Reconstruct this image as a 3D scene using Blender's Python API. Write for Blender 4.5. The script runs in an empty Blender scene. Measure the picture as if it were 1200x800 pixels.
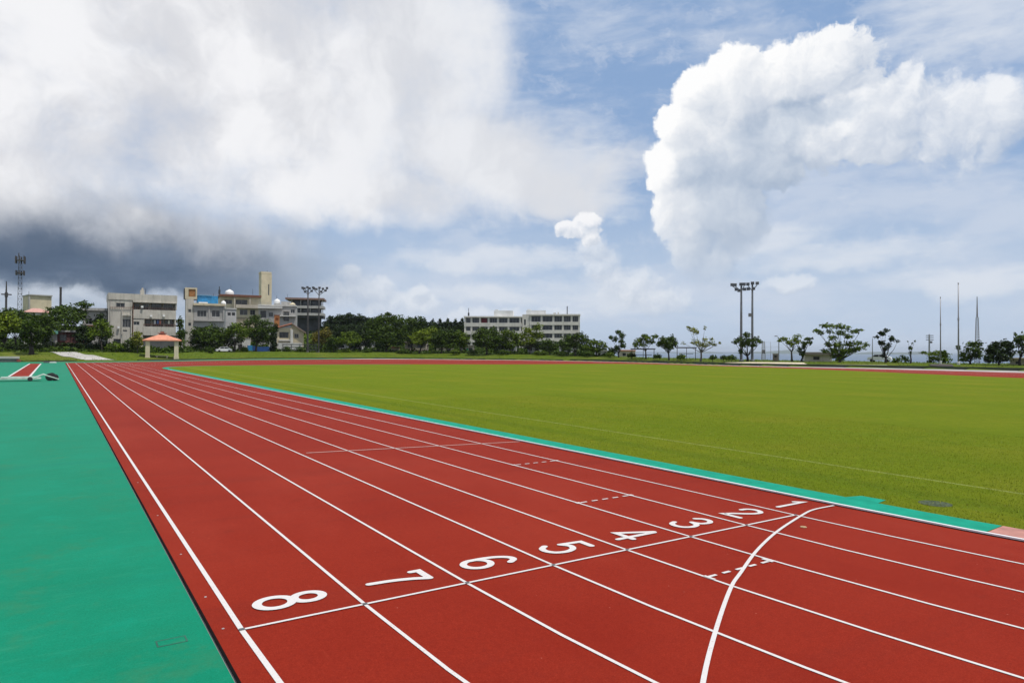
import bpy, bmesh, math, random
import numpy as np
from mathutils import Vector, Matrix

random.seed(7)
rng = np.random.default_rng(7)
scene = bpy.context.scene
C = scene.collection
R = math.radians

# ------------------------------------------------------------------ camera
FPX = 812.86                      # focal length in pixels of the 1200 px wide photograph
YAW, PITCH, ROLL = 0.581012, 0.0115237, 0.0051679
CAM = np.array([-11.2473, -6.8831, 2.6689])
fw = np.array([math.sin(YAW)*math.cos(PITCH), math.cos(YAW)*math.cos(PITCH), math.sin(PITCH)])
_r = np.array([math.cos(YAW), -math.sin(YAW), 0.0]); _u = np.cross(_r, fw)
RT = math.cos(ROLL)*_r + math.sin(ROLL)*_u
UP = -math.sin(ROLL)*_r + math.cos(ROLL)*_u
cd = bpy.data.cameras.new('camera'); cam = bpy.data.objects.new('camera', cd); C.objects.link(cam)
cd.sensor_width = 36.0; cd.lens = FPX/1200*36.0; cd.clip_start = 0.05; cd.clip_end = 120000
M = Matrix(((RT[0], UP[0], -fw[0], CAM[0]), (RT[1], UP[1], -fw[1], CAM[1]), (RT[2], UP[2], -fw[2], CAM[2]), (0, 0, 0, 1)))
cam.matrix_world = M
scene.camera = cam

def ray(px, py):
    return fw + RT*(px-600)/FPX - UP*(py-400)/FPX
def at(px, py, D):                # world point at horizontal distance D along a line of sight
    d = ray(px, py); return CAM + d*(D/math.hypot(d[0], d[1]))
def ground(px, py, z=0.0):
    d = ray(px, py); return CAM + d*((z-CAM[2])/d[2])
def horizon(px):
    a = (px-600)/FPX; return 400 + FPX*(fw[2]+a*RT[2])/UP[2]
def azel(px, py):                 # degrees from the camera heading, and elevation
    d = ray(px, py); f2 = d[0]*math.sin(YAW)+d[1]*math.cos(YAW); r2 = d[0]*math.cos(YAW)-d[1]*math.sin(YAW)
    return math.degrees(math.atan2(r2, f2)), math.degrees(math.asin(d[2]/np.linalg.norm(d)))

# ------------------------------------------------------------------ materials
def shader(name):
    m = bpy.data.materials.new(name); m.use_nodes = True
    nt = m.node_tree; return m, nt, nt.nodes['Principled BSDF']
def lk(nt, a, b): nt.links.new(a, b)
def noise(nt, vec, scale, detail=4, rough=0.55, dim='3D'):
    n = nt.nodes.new('ShaderNodeTexNoise'); n.noise_dimensions = dim
    n.inputs['Scale'].default_value = scale; n.inputs['Detail'].default_value = detail; n.inputs['Roughness'].default_value = rough
    if vec is not None: lk(nt, vec, n.inputs['Vector'])
    return n.outputs['Fac']
def mapping(nt, vec, sc=(1, 1, 1), rot=(0, 0, 0)):
    n = nt.nodes.new('ShaderNodeMapping'); n.inputs['Scale'].default_value = sc; n.inputs['Rotation'].default_value = rot
    lk(nt, vec, n.inputs['Vector']); return n.outputs['Vector']
def ramp(nt, fac, stops):
    n = nt.nodes.new('ShaderNodeValToRGB'); e = n.color_ramp.elements
    while len(e) < len(stops): e.new(0.5)
    for q, (p, c) in zip(e, stops):
        q.position = p; q.color = (*c, 1) if len(c) == 3 else c
    lk(nt, fac, n.inputs['Fac']); return n.outputs['Color']
def mixc(nt, fac, a, b, mode='MIX'):
    n = nt.nodes.new('ShaderNodeMix'); n.data_type = 'RGBA'; n.blend_type = mode
    for s, v in ((n.inputs[0], fac), (n.inputs[6], a), (n.inputs[7], b)):
        if isinstance(v, (int, float)): s.default_value = v
        elif isinstance(v, tuple): s.default_value = (*v, 1) if len(v) == 3 else v
        else: lk(nt, v, s)
    return n.outputs[2]
def math_(nt, op, a, b=0.0, c=0.0, clamp=False):
    n = nt.nodes.new('ShaderNodeMath'); n.operation = op; n.use_clamp = clamp
    for s, v in zip(n.inputs, (a, b, c)):
        if isinstance(v, (int, float)): s.default_value = v
        else: lk(nt, v, s)
    return n.outputs[0]
def mrange(nt, v, a, b, c=0.0, d=1.0, smooth=True):
    n = nt.nodes.new('ShaderNodeMapRange'); n.interpolation_type = 'SMOOTHSTEP' if smooth else 'LINEAR'
    for i, x in enumerate((a, b, c, d)): n.inputs[i+1].default_value = x
    lk(nt, v, n.inputs[0]); return n.outputs[0]
def bump(nt, h, strength, dist, b):
    n = nt.nodes.new('ShaderNodeBump'); n.inputs['Strength'].default_value = strength; n.inputs['Distance'].default_value = dist
    lk(nt, h, n.inputs['Height']); lk(nt, n.outputs['Normal'], b.inputs['Normal'])
def geo_pos(nt):
    return nt.nodes.new('ShaderNodeNewGeometry').outputs['Position']
def objco(nt):
    return nt.nodes.new('ShaderNodeTexCoord').outputs['Object']
MC = {}
def cached(f):
    def g(*a, **k):
        key = (f.__name__, a, tuple(sorted(k.items())))
        if key not in MC: MC[key] = f(*a, **k)
        return MC[key]
    return g
@cached
def plain(name, col, rough=0.6, metal=0.0, var=0.25, scale=3.0, spec=0.5):
    m, nt, b = shader(name)
    n = noise(nt, objco(nt), scale, 5, 0.6)
    lo = tuple(c*(1-var) for c in col); hi = tuple(min(1, c*(1+var*0.6)) for c in col)
    lk(nt, ramp(nt, n, [(0.3, lo), (0.7, hi)]), b.inputs['Base Color'])
    b.inputs['Roughness'].default_value = rough; b.inputs['Metallic'].default_value = metal; b.inputs['Specular IOR Level'].default_value = spec
    return m
@cached
def wall_mat(name, col, stain=0.5):
    m, nt, b = shader(name); p = objco(nt)
    big = noise(nt, p, 0.35, 4, 0.6)
    drip = noise(nt, mapping(nt, p, (1.6, 1.6, 0.12)), 1.3, 5, 0.7)
    base = ramp(nt, big, [(0.3, tuple(c*0.78 for c in col)), (0.7, tuple(min(1, c*1.08) for c in col))])
    dirt = tuple(0.32*c*(0.9, 0.95, 0.9)[i] for i, c in enumerate(col))
    f = mrange(nt, drip, 0.5, 0.78, 0.0, stain)
    c = mixc(nt, f, base, dirt)
    spots = noise(nt, p, 2.2, 6, 0.7)
    c = mixc(nt, mrange(nt, spots, 0.55, 0.75, 0, stain*0.6), c, dirt)
    lk(nt, c, b.inputs['Base Color']); b.inputs['Roughness'].default_value = 0.9
    bump(nt, spots, 0.3, 0.02, b)
    return m
@cached
def glass_mat(name='window_glass'):
    m, nt, b = shader(name)
    n = noise(nt, objco(nt), 0.6, 2)
    lk(nt, ramp(nt, n, [(0.35, (0.012, 0.015, 0.018)), (0.7, (0.05, 0.055, 0.06))]), b.inputs['Base Color'])
    b.inputs['Roughness'].default_value = 0.12
    return m
@cached
def leaf_mat(name, dark, light):
    m, nt, b = shader(name)
    g = nt.nodes.new('ShaderNodeNewGeometry')
    clump = noise(nt, g.outputs['Position'], 0.9, 3, 0.6)
    f = math_(nt, 'MULTIPLY_ADD', g.outputs['Random Per Island'], 0.55, math_(nt, 'MULTIPLY', clump, 0.6))
    col = ramp(nt, f, [(0.22, dark), (0.62, light), (0.92, tuple(min(1, c*1.5) for c in light))])
    lk(nt, col, b.inputs['Base Color']); b.inputs['Roughness'].default_value = 0.55
    b.inputs['Specular IOR Level'].default_value = 0.12
    tr = nt.nodes.new('ShaderNodeBsdfTranslucent'); lk(nt, mixc(nt, 1.0, col, (0.9, 1.0, 0.45), 'MULTIPLY'), tr.inputs['Color'])
    mx = nt.nodes.new('ShaderNodeMixShader'); mx.inputs[0].default_value = 0.16
    lk(nt, b.outputs[0], mx.inputs[1]); lk(nt, tr.outputs[0], mx.inputs[2])
    lk(nt, mx.outputs[0], nt.nodes['Material Output'].inputs['Surface'])
    return m
@cached
def bark_mat(name, col):
    m, nt, b = shader(name); p = objco(nt)
    n = noise(nt, mapping(nt, p, (4, 4, 0.8)), 2.0, 5, 0.7)
    lk(nt, ramp(nt, n, [(0.3, tuple(c*0.5 for c in col)), (0.7, col)]), b.inputs['Base Color'])
    b.inputs['Roughness'].default_value = 0.95; bump(nt, n, 0.6, 0.05, b)
    return m

def track_mat():
    m, nt, b = shader('red_track_rubber'); p = geo_pos(nt)
    fine = noise(nt, p, 260, 2, 0.7)
    med = noise(nt, p, 22, 5, 0.65)
    big = noise(nt, mapping(nt, p, (0.5, 1.0, 1)), 0.35, 5, 0.6)
    band = noise(nt, mapping(nt, p, (0.12, 1.1, 1), (0, 0, R(-8))), 0.9, 4, 0.6)
    c = ramp(nt, med, [(0.3, (0.194, 0.0158, 0.0078)), (0.72, (0.240, 0.0208, 0.0102))])
    c = mixc(nt, mrange(nt, big, 0.35, 0.7, 0, 0.45), c, (0.262, 0.027, 0.013))
    c = mixc(nt, mrange(nt, band, 0.50, 0.70, 0, 0.42), c, (0.165, 0.019, 0.012))
    c = mixc(nt, mrange(nt, fine, 0.62, 0.8, 0, 0.35), c, (0.36, 0.075, 0.040))
    c = mixc(nt, mrange(nt, fine, 0.38, 0.2, 0, 0.5), c, (0.12, 0.012, 0.008))
    gr = noise(nt, p, 70, 3, 0.8)
    c = mixc(nt, mrange(nt, gr, 0.5, 0.72, 0, 0.5), c, (0.335, 0.050, 0.024))
    c = mixc(nt, mrange(nt, gr, 0.5, 0.28, 0, 0.55), c, (0.115, 0.010, 0.006))
    sx = nt.nodes.new('ShaderNodeSeparateXYZ'); lk(nt, p, sx.inputs[0])
    wave = math_(nt, 'ADD', sx.outputs[1], math_(nt, 'MULTIPLY', noise(nt, p, 0.7, 3), 0.05))
    seam = math_(nt, 'ABSOLUTE', math_(nt, 'SUBTRACT', math_(nt, 'FRACT', math_(nt, 'MULTIPLY', wave, 1/7.3)), 0.5))
    c = mixc(nt, mrange(nt, seam, 0.0018, 0.0008, 0, 0.12), c, (0.13, 0.014, 0.010))
    scuff = noise(nt, mapping(nt, p, (7, 0.8, 1), (0, 0, R(4))), 1.2, 6, 0.75)
    c = mixc(nt, mrange(nt, scuff, 0.60, 0.74, 0, 0.38), c, (0.325, 0.047, 0.024))
    c = mixc(nt, mrange(nt, scuff, 0.40, 0.27, 0, 0.35), c, (0.15, 0.015, 0.010))
    lump = noise(nt, p, 9, 5, 0.7)
    c = mixc(nt, mrange(nt, lump, 0.5, 0.72, 0, 0.28), c, (0.17, 0.016, 0.011))
    wash = noise(nt, mapping(nt, p, (1.0, 0.45, 1)), 0.22, 6, 0.65)
    c = mixc(nt, mrange(nt, wash, 0.50, 0.66, 0, 0.42), c, (0.272, 0.033, 0.0175))
    c = mixc(nt, mrange(nt, wash, 0.48, 0.34, 0, 0.40), c, (0.175, 0.0125, 0.0065))
    stain = noise(nt, p, 1.9, 7, 0.72)
    c = mixc(nt, mrange(nt, stain, 0.60, 0.70, 0, 0.30), c, (0.15, 0.018, 0.011))
    speck = nt.nodes.new('ShaderNodeTexVoronoi'); speck.inputs['Scale'].default_value = 7; lk(nt, p, speck.inputs['Vector'])
    cell = nt.nodes.new('ShaderNodeSeparateColor'); lk(nt, speck.outputs['Color'], cell.inputs[0])
    on = math_(nt, 'MULTIPLY', math_(nt, 'LESS_THAN', speck.outputs['Distance'], 0.055), math_(nt, 'GREATER_THAN', cell.outputs[0], 0.86))
    c = mixc(nt, math_(nt, 'MULTIPLY', on, 0.5), c, (0.45, 0.22, 0.16))
    lk(nt, c, b.inputs['Base Color'])
    b.inputs['Roughness'].default_value = 0.8; b.inputs['Specular IOR Level'].default_value = 0.02
    bump(nt, fine, 0.6, 0.002, b)
    b.inputs['Sheen Weight'].default_value = 0.065; b.inputs['Sheen Roughness'].default_value = 0.22; b.inputs['Sheen Tint'].default_value = (1, 0.92, 0.82, 1)
    return m
def green_mat(name='green_rubber', far=True):
    m, nt, b = shader(name); p = geo_pos(nt)
    fine = noise(nt, p, 240, 2, 0.7)
    big = noise(nt, p, 0.5, 5, 0.62)
    wear = noise(nt, mapping(nt, p, (0.35, 1.4, 1), (0, 0, R(20))), 1.3, 6, 0.7)
    c = ramp(nt, big, [(0.3, (0.001, 0.175, 0.092)), (0.72, (0.003, 0.210, 0.116))])
    c = mixc(nt, mrange(nt, wear, 0.48, 0.72, 0, 0.5), c, (0.010, 0.165, 0.082))
    c = mixc(nt, mrange(nt, noise(nt, p, 6, 4, 0.7), 0.55, 0.75, 0, 0.25), c, (0.004, 0.235, 0.130))
    c = mixc(nt, mrange(nt, fine, 0.62, 0.82, 0, 0.35), c, (0.05, 0.36, 0.25))
    c = mixc(nt, mrange(nt, fine, 0.38, 0.2, 0, 0.4), c, (0.0, 0.12, 0.07))
    gr = noise(nt, p, 70, 3, 0.8)
    c = mixc(nt, mrange(nt, gr, 0.5, 0.72, 0, 0.4), c, (0.010, 0.29, 0.175))
    c = mixc(nt, mrange(nt, gr, 0.5, 0.28, 0, 0.45), c, (0.0, 0.10, 0.045))
    st = noise(nt, mapping(nt, p, (0.8, 3.2, 1), (0, 0, R(35))), 1.6, 7, 0.75)
    c = mixc(nt, mrange(nt, st, 0.52, 0.70, 0, 0.55), c, (0.022, 0.225, 0.125))
    old = noise(nt, p, 1.1, 7, 0.72)
    c = mixc(nt, mrange(nt, old, 0.52, 0.68, 0, 0.5), c, (0.030, 0.165, 0.078))
    c = mixc(nt, mrange(nt, old, 0.46, 0.32, 0, 0.4), c, (0.0, 0.235, 0.140))
    band = noise(nt, mapping(nt, p, (0.06, 0.8, 1), (0, 0, R(-25))), 0.8, 3, 0.5)
    c = mixc(nt, mrange(nt, band, 0.55, 0.7, 0, 0.28), c, (0.004, 0.15, 0.10))
    lk(nt, c, b.inputs['Base Color'])
    b.inputs['Roughness'].default_value = 0.72; b.inputs['Specular IOR Level'].default_value = 0.07
    bump(nt, fine, 0.5, 0.002, b)
    b.inputs['Sheen Weight'].default_value = 0.065; b.inputs['Sheen Roughness'].default_value = 0.22; b.inputs['Sheen Tint'].default_value = (1, 0.92, 0.82, 1)
    return m
def paint_mat(name='white_line_paint', wear=0.6, col=(0.60, 0.575, 0.55)):
    m, nt, b = shader(name); p = geo_pos(nt)
    w = noise(nt, p, 45, 5, 0.75); big = noise(nt, p, 2.5, 3)
    g2 = noise(nt, p, 75, 3, 0.8)
    f = math_(nt, 'MULTIPLY', mrange(nt, w, 0.50, 0.72, 0, 1), mrange(nt, big, 0.35, 0.7, wear*0.4, wear*1.6))
    f = math_(nt, 'MAXIMUM', f, mrange(nt, g2, 0.58, 0.76, 0, wear*0.9))
    lk(nt, mixc(nt, f, col, (0.42, 0.19, 0.15)), b.inputs['Base Color'])
    b.inputs['Roughness'].default_value = 0.6; b.inputs['Specular IOR Level'].default_value = 0.3
    return m
def lawn_mat():
    m, nt, b = shader('field_turf'); p = geo_pos(nt)
    fine = noise(nt, mapping(nt, p, (1, 1, 1)), 45, 4, 0.75)
    med = noise(nt, p, 2.2, 6, 0.7)
    big = noise(nt, p, 0.16, 5, 0.6)
    streak = noise(nt, mapping(nt, p, (0.9, 0.05, 1)), 0.9, 4, 0.6)
    c = ramp(nt, med, [(0.3, (0.105, 0.148, 0.0065)), (0.7, (0.148, 0.184, 0.0095))])
    c = mixc(nt, mrange(nt, big, 0.42, 0.68, 0, 0.5), c, (0.185, 0.180, 0.014))
    c = mixc(nt, mrange(nt, streak, 0.5, 0.68, 0, 0.4), c, (0.095, 0.155, 0.008))
    c = mixc(nt, mrange(nt, fine, 0.5, 0.32, 0, 0.6), c, (0.05, 0.085, 0.005))
    c = mixc(nt, mrange(nt, fine, 0.58, 0.75, 0, 0.5), c, (0.235, 0.245, 0.035))
    # faded chalk touchline of the pitch
    sx = nt.nodes.new('ShaderNodeSeparateXYZ'); lk(nt, p, sx.inputs[0])
    off = math_(nt, 'ABSOLUTE', math_(nt, 'SUBTRACT', sx.outputs[0], 3.9))
    edge = math_(nt, 'ADD', off, math_(nt, 'MULTIPLY', math_(nt, 'SUBTRACT', fine, 0.5), 0.10))
    c = mixc(nt, mrange(nt, edge, 0.08, 0.03, 0, 0.34), c, (0.36, 0.38, 0.16))
    mow = math_(nt, 'SINE', math_(nt, 'ADD', math_(nt, 'MULTIPLY', sx.outputs[0], 0.9), math_(nt, 'MULTIPLY', noise(nt, p, 0.12, 3), 3.0)))
    c = mixc(nt, mrange(nt, mow, -0.2, 0.9, 0, 0.30), c, (0.098, 0.140, 0.006))
    weeds = noise(nt, p, 0.75, 7, 0.75)
    c = mixc(nt, mrange(nt, weeds, 0.58, 0.70, 0, 0.5), c, (0.070, 0.115, 0.006))
    c = mixc(nt, mrange(nt, weeds, 0.40, 0.28, 0, 0.5), c, (0.225, 0.210, 0.020))
    off2 = math_(nt, 'ABSOLUTE', math_(nt, 'SUBTRACT', sx.outputs[0], 2.3))
    c = mixc(nt, mrange(nt, off2, 0.55, 0.1, 0, 0.4), c, (0.075, 0.120, 0.008))
    lk(nt, c, b.inputs['Base Color']); b.inputs['Roughness'].default_value = 0.95
    b.inputs['Specular IOR Level'].default_value = 0.03
    bump(nt, fine, 0.8, 0.03, b)
    return m
def terrain_mat():
    m, nt, b = shader('rough_grass_ground'); p = geo_pos(nt)
    med = noise(nt, p, 0.9, 6, 0.7); fine = noise(nt, p, 9, 4, 0.75); big = noise(nt, p, 0.09, 4)
    c = ramp(nt, med, [(0.3, (0.045, 0.080, 0.006)), (0.72, (0.120, 0.155, 0.010))])
    c = mixc(nt, mrange(nt, big, 0.5, 0.7, 0, 0.5), c, (0.16, 0.16, 0.03))
    c = mixc(nt, mrange(nt, fine, 0.5, 0.3, 0, 0.6), c, (0.03, 0.055, 0.006))
    lk(nt, c, b.inputs['Base Color']); b.inputs['Roughness'].default_value = 0.95
    b.inputs['Specular IOR Level'].default_value = 0.1
    bump(nt, fine, 0.8, 0.1, b)
    return m
def sea_mat():
    m, nt, b = shader('sea_water'); p = geo_pos(nt)
    n = noise(nt, p, 0.05, 5, 0.6)
    lk(nt, ramp(nt, noise(nt, p, 0.0012, 4), [(0.3, (0.016, 0.055, 0.12)), (0.7, (0.03, 0.085, 0.15))]), b.inputs['Base Color'])
    b.inputs['Roughness'].default_value = 0.35
    bump(nt, n, 0.5, 1.5, b)
    return m

# ------------------------------------------------------------------ object helpers
def obj(name, bm, mat, parent=None, smooth=False):
    me = bpy.data.meshes.new(name)
    bm.normal_update(); bm.to_mesh(me); bm.free()
    if mat: me.materials.append(mat)
    if smooth:
        for q in me.polygons: q.use_smooth = True
    o = bpy.data.objects.new(name, me); C.objects.link(o)
    if parent: o.parent = parent
    return o
def mesh_np(name, verts, faces, mat, parent=None):
    me = bpy.data.meshes.new(name); me.from_pydata([tuple(v) for v in verts], [], [tuple(f) for f in faces])
    if mat: me.materials.append(mat)
    me.update()
    o = bpy.data.objects.new(name, me); C.objects.link(o)
    if parent: o.parent = parent
    return o
def tag(o, label=None, cat=None, group=None, kind=None):
    if label: o['label'] = label
    if cat: o['category'] = cat
    if group: o['group'] = group
    if kind: o['kind'] = kind
    return o
def empty(name, loc, rz=0.0):
    o = bpy.data.objects.new(name, None); C.objects.link(o); o.location = tuple(float(v) for v in loc); o.rotation_euler = (0, 0, rz)
    o.empty_display_size = 0.3
    return o
def add_box(bm, x0, x1, y0, y1, z0, z1):
    v = [bm.verts.new((x, y, z)) for z in (z0, z1) for (x, y) in ((x0, y0), (x1, y0), (x1, y1), (x0, y1))]
    for f in ((3, 2, 1, 0), (4, 5, 6, 7), (0, 1, 5, 4), (1, 2, 6, 5), (2, 3, 7, 6), (3, 0, 4, 7)):
        bm.faces.new([v[i] for i in f])
def add_tube(bm, pts, rad, n=8, cap=True):
    pts = [Vector(p) for p in pts]
    if isinstance(rad, (int, float)): rad = [rad]*len(pts)
    rings = []
    for i, p in enumerate(pts):
        d = (pts[min(i+1, len(pts)-1)] - pts[max(i-1, 0)])
        d = d.normalized() if d.length > 1e-9 else Vector((0, 0, 1))
        a = Vector((0, 0, 1)) if abs(d.z) < 0.9 else Vector((1, 0, 0))
        s = d.cross(a).normalized(); t = s.cross(d)
        rings.append([bm.verts.new(p + (s*math.cos(2*math.pi*k/n) + t*math.sin(2*math.pi*k/n))*rad[i]) for k in range(n)])
    for A, B in zip(rings, rings[1:]):
        for k in range(n): bm.faces.new((A[k], A[(k+1) % n], B[(k+1) % n], B[k]))
    if cap:
        bm.faces.new(list(reversed(rings[0]))); bm.faces.new(rings[-1])
def add_lathe(bm, prof, cx=0, cy=0, n=16):
    rings = [[bm.verts.new((cx+r*math.cos(2*math.pi*k/n), cy+r*math.sin(2*math.pi*k/n), z)) for k in range(n)] for r, z in prof]
    for A, B in zip(rings, rings[1:]):
        for k in range(n): bm.faces.new((A[k], A[(k+1) % n], B[(k+1) % n], B[k]))
    bm.faces.new(list(reversed(rings[0]))); bm.faces.new(rings[-1])
def bm_new(): return bmesh.new()

def smooth_closed(pts, n=10):
    P = np.array(pts, float); out = []
    N = len(P)
    for i in range(N):
        p0, p1, p2, p3 = P[i-1], P[i], P[(i+1) % N], P[(i+2) % N]
        for k in range(n):
            t = k/n
            out.append(0.5*((2*p1)+(-p0+p2)*t+(2*p0-5*p1+4*p2-p3)*t*t+(-p0+3*p1-3*p2+p3)*t**3))
    return np.array(out)
def smooth_open(pts, n=10):
    P = np.array(pts, float); out = []
    Q = np.vstack([2*P[0]-P[1], P, 2*P[-1]-P[-2]])
    for i in range(1, len(Q)-2):
        p0, p1, p2, p3 = Q[i-1], Q[i], Q[i+1], Q[i+2]
        for k in range(n):
            t = k/n
            out.append(0.5*((2*p1)+(-p0+p2)*t+(2*p0-5*p1+4*p2-p3)*t*t+(-p0+3*p1-3*p2+p3)*t**3))
    out.append(Q[-2]); return np.array(out)

# ------------------------------------------------------------------ the flat arena and terrain
FLAT = [(-90, -70), (-90, 152), (-45, 149), (-19.5, 145), (-12, 143), (-4, 144.6), (8.4, 151), (20, 161), (32, 169), (48, 171), (64, 168),
        (77, 154), (90, 136), (95, 118), (95.3, 104), (92.5, 88), (91.5, 77), (95, 65), (98.5, 57), (102, 47), (103.6, 35.5), (101, 12), (92, -30), (70, -70)]
FLATP = np.array(FLAT, float)
def poly_dist(pts):               # signed distance to the arena edge, positive outside
    pts = np.asarray(pts, float); d = np.full(len(pts), 1e9); inside = np.zeros(len(pts), bool)
    for i in range(len(FLATP)):
        a, b = FLATP[i], FLATP[(i+1) % len(FLATP)]
        ab = b-a; t = np.clip(((pts-a)@ab)/(ab@ab), 0, 1)
        q = a+t[:, None]*ab; d = np.minimum(d, np.hypot(*(pts-q).T))
        cond = ((a[1] > pts[:, 1]) != (b[1] > pts[:, 1]))
        with np.errstate(divide='ignore', invalid='ignore'):
            xi = (b[0]-a[0])*(pts[:, 1]-a[1])/(b[1]-a[1])+a[0]
        inside ^= cond & (pts[:, 0] < xi)
    return np.where(inside, -d, d)
def sstep(x, a, b):
    t = np.clip((x-a)/(b-a), 0, 1); return t*t*(3-2*t)
def terrain_arr(P):
    P = np.asarray(P, float); d = poly_dist(P)
    v = P-CAM[:2]
    az = np.degrees(np.arctan2(v[:, 0]*math.cos(YAW)-v[:, 1]*math.sin(YAW), v[:, 0]*math.sin(YAW)+v[:, 1]*math.cos(YAW)))
    # az -36 is the left frame edge, +36 the right one
    right = sstep(az, 7, 13)
    H = np.interp(az, [-40, -12, 0, 9, 14, 40, 90], [1.45, 1.4, 1.05, 0.6, 0.42, 0.42, 0.42])
    wob = 0.12*np.sin(P[:, 0]*0.21)*np.sin(P[:, 1]*0.17+1.3)*sstep(d, 3, 12)
    h = 0.22 + H*sstep(d, 0.4, 13) + wob
    hill = sstep(d, 22, 130)*np.interp(az, [-60, -36, -22, -16, -4, 4, 9], [2, 3, 8, 10, 9, 4, 0])*(1-sstep(np.abs(az), 60, 100))
    drop = (sstep(d, 34, 420)*44 + sstep(d, 26, 70)*2.0)*right*(1-sstep(az, 80, 130)) + sstep(d, 500, 1500)*52*(1-right)
    drop = np.where(az > 80, drop, drop)
    h = h + hill - drop
    return np.where(d > 0, h, -0.06)
def terrain(x, y): return float(terrain_arr([(x, y)])[0])
def on_ground(px, D):
    p = at(px, horizon(px), D); return np.array([p[0], p[1], terrain(p[0], p[1])])
def ground_hit(px, py):           # where a line of sight meets the terrain
    d = ray(px, py); hyp = math.hypot(d[0], d[1])
    D = np.linspace(100, 330, 900); P = CAM[None, :]+d[None, :]*(D/hyp)[:, None]
    z = terrain_arr(P[:, :2]); k = np.argmax(P[:, 2] < z)
    return np.array([P[k, 0], P[k, 1], z[k]])

def build_terrain():
    azs = list(np.linspace(-180, -46, 40)) + list(np.linspace(-45, 45, 181)) + list(np.linspace(46, 180, 40))[:-1]
    rad = [2] + list(np.linspace(60, 260, 126)) + list(np.geomspace(265, 3000, 34))
    P = []
    for r_ in rad:
        for a in azs:
            t = R(a)+YAW; P.append((CAM[0]+r_*math.sin(t), CAM[1]+r_*math.cos(t)))
    z = terrain_arr(P); n = len(azs)
    # sink everything under the flat arena so that no slope pokes through its sheets
    V = [(p[0], p[1], q) for p, q in zip(P, z)]
    F = []
    for i in range(len(rad)-1):
        for j in range(n):
            a, b = i*n+j, i*n+(j+1) % n
            F.append((a, a+n, b+n, b))
    F.append(tuple(range(n-1, -1, -1))[::-1])
    o = mesh_np('ground', V, F, terrain_mat()); tag(o, kind='structure')
    for q in o.data.polygons: q.use_smooth = True
    return o
build_terrain()

def sheet(name, pts, z, mat, parent=None, kind='structure'):
    bm = bm_new()
    f = bm.faces.new([bm.verts.new((p[0], p[1], z)) for p in pts])
    bm.normal_update()
    if f.normal.z < 0: f.normal_flip()
    bmesh.ops.triangulate(bm, faces=[f])
    o = obj(name, bm, mat, parent)
    if kind and not parent: o['kind'] = kind
    return o

GREEN = green_mat(); TRACK = track_mat(); PAINT = paint_mat(); LAWN = lawn_mat()
# pale concrete margin round the arena, then the green apron, the red track, the lawn
sheet('pavement', [tuple(p) for p in FLATP], 0.0, wall_mat('margin_concrete', (0.36, 0.33, 0.31), 0.25))
apron = [(-88, -68), (-88, 150), (-45, 147.6), (-19.5, 143.8), (-12, 142), (-4, 143.4), (8.4, 149.6), (20, 159.2), (32, 167), (44, 168.8), (50, 168.5), (52, 160),
         (30, 150), (10, 140), (-2, 134), (-10.03, 132.6), (-10.03, -68)]
sheet('apron', apron, 0.006, GREEN)
outer = smooth_open([(-10.0, 132.4), (2, 138), (14, 146), (28, 154), (44, 158.5), (60, 156), (74, 145), (86, 130), (91, 115), (92.2, 104), (89.5, 88), (88, 76), (89, 65), (91, 52), (92.2, 42), (92, 31)], 6)
red = [(-10.0, -68), (-10.0, 132.4)] + [tuple(p) for p in outer[1:]] + [(90, 8), (84, -20), (70, -48), (55, -66)]
track = sheet('running_track', red, 0.012, TRACK)
JOINT = plain('black_joint', (0.008, 0.008, 0.008), 0.95, spec=0.02)
drain = sheet('drain_slot', [(-10.022, -68), (-10.022, 132.4), (-9.992, 132.4), (-9.992, -68)], 0.016, JOINT, track)

# kerb path: straight along X = 0 and round the two bends
near = [(36.5-36.5*math.cos(t), -36.5*math.sin(t)) for t in np.linspace(0, math.pi, 61)]     # near bend, from X=0 to X=73
def near_arc(r_): return [(36.5-r_*math.cos(t), -r_*math.sin(t)) for t in np.linspace(0, math.pi, 81)]
far_edge = smooth_open([(0, 86), (0.1, 92), (0.7, 96), (2.2, 99.6), (4.6, 102), (8, 103.6), (18, 105.2), (28.7, 105.6), (42, 102), (56, 96.6), (68, 95.6), (76, 95.2),
                        (80.5, 92), (82.6, 84), (83, 72), (82.4, 62), (79, 47), (74.5, 34), (71, 23), (69.5, 10), (70.5, 0)], 6)
lawn_pts = [(0.0, -0.0)] + [tuple(p) for p in far_edge] + list(reversed([(36.5-36.4*math.cos(t), -36.4*math.sin(t)) for t in np.linspace(0.02, math.pi-0.35, 60)]))
sheet('lawn', lawn_pts, 0.020, LAWN)

def offset_poly(P, w0, w1):
    P = np.array(P, float); T = np.gradient(P, axis=0); T /= np.linalg.norm(T, axis=1)[:, None]
    N = np.stack([-T[:, 1], T[:, 0]], 1)
    return P+N*w0, P+N*w1
def ribbon(bm, P, w0, w1, z):
    A, B = offset_poly(P, w0, w1)
    va = [bm.verts.new((p[0], p[1], z)) for p in A]; vb = [bm.verts.new((p[0], p[1], z)) for p in B]
    for i in range(len(va)-1):
        f = bm.faces.new((va[i], va[i+1], vb[i+1], vb[i])); f.normal_update()
        if f.normal.z < 0: f.normal_flip()

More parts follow.
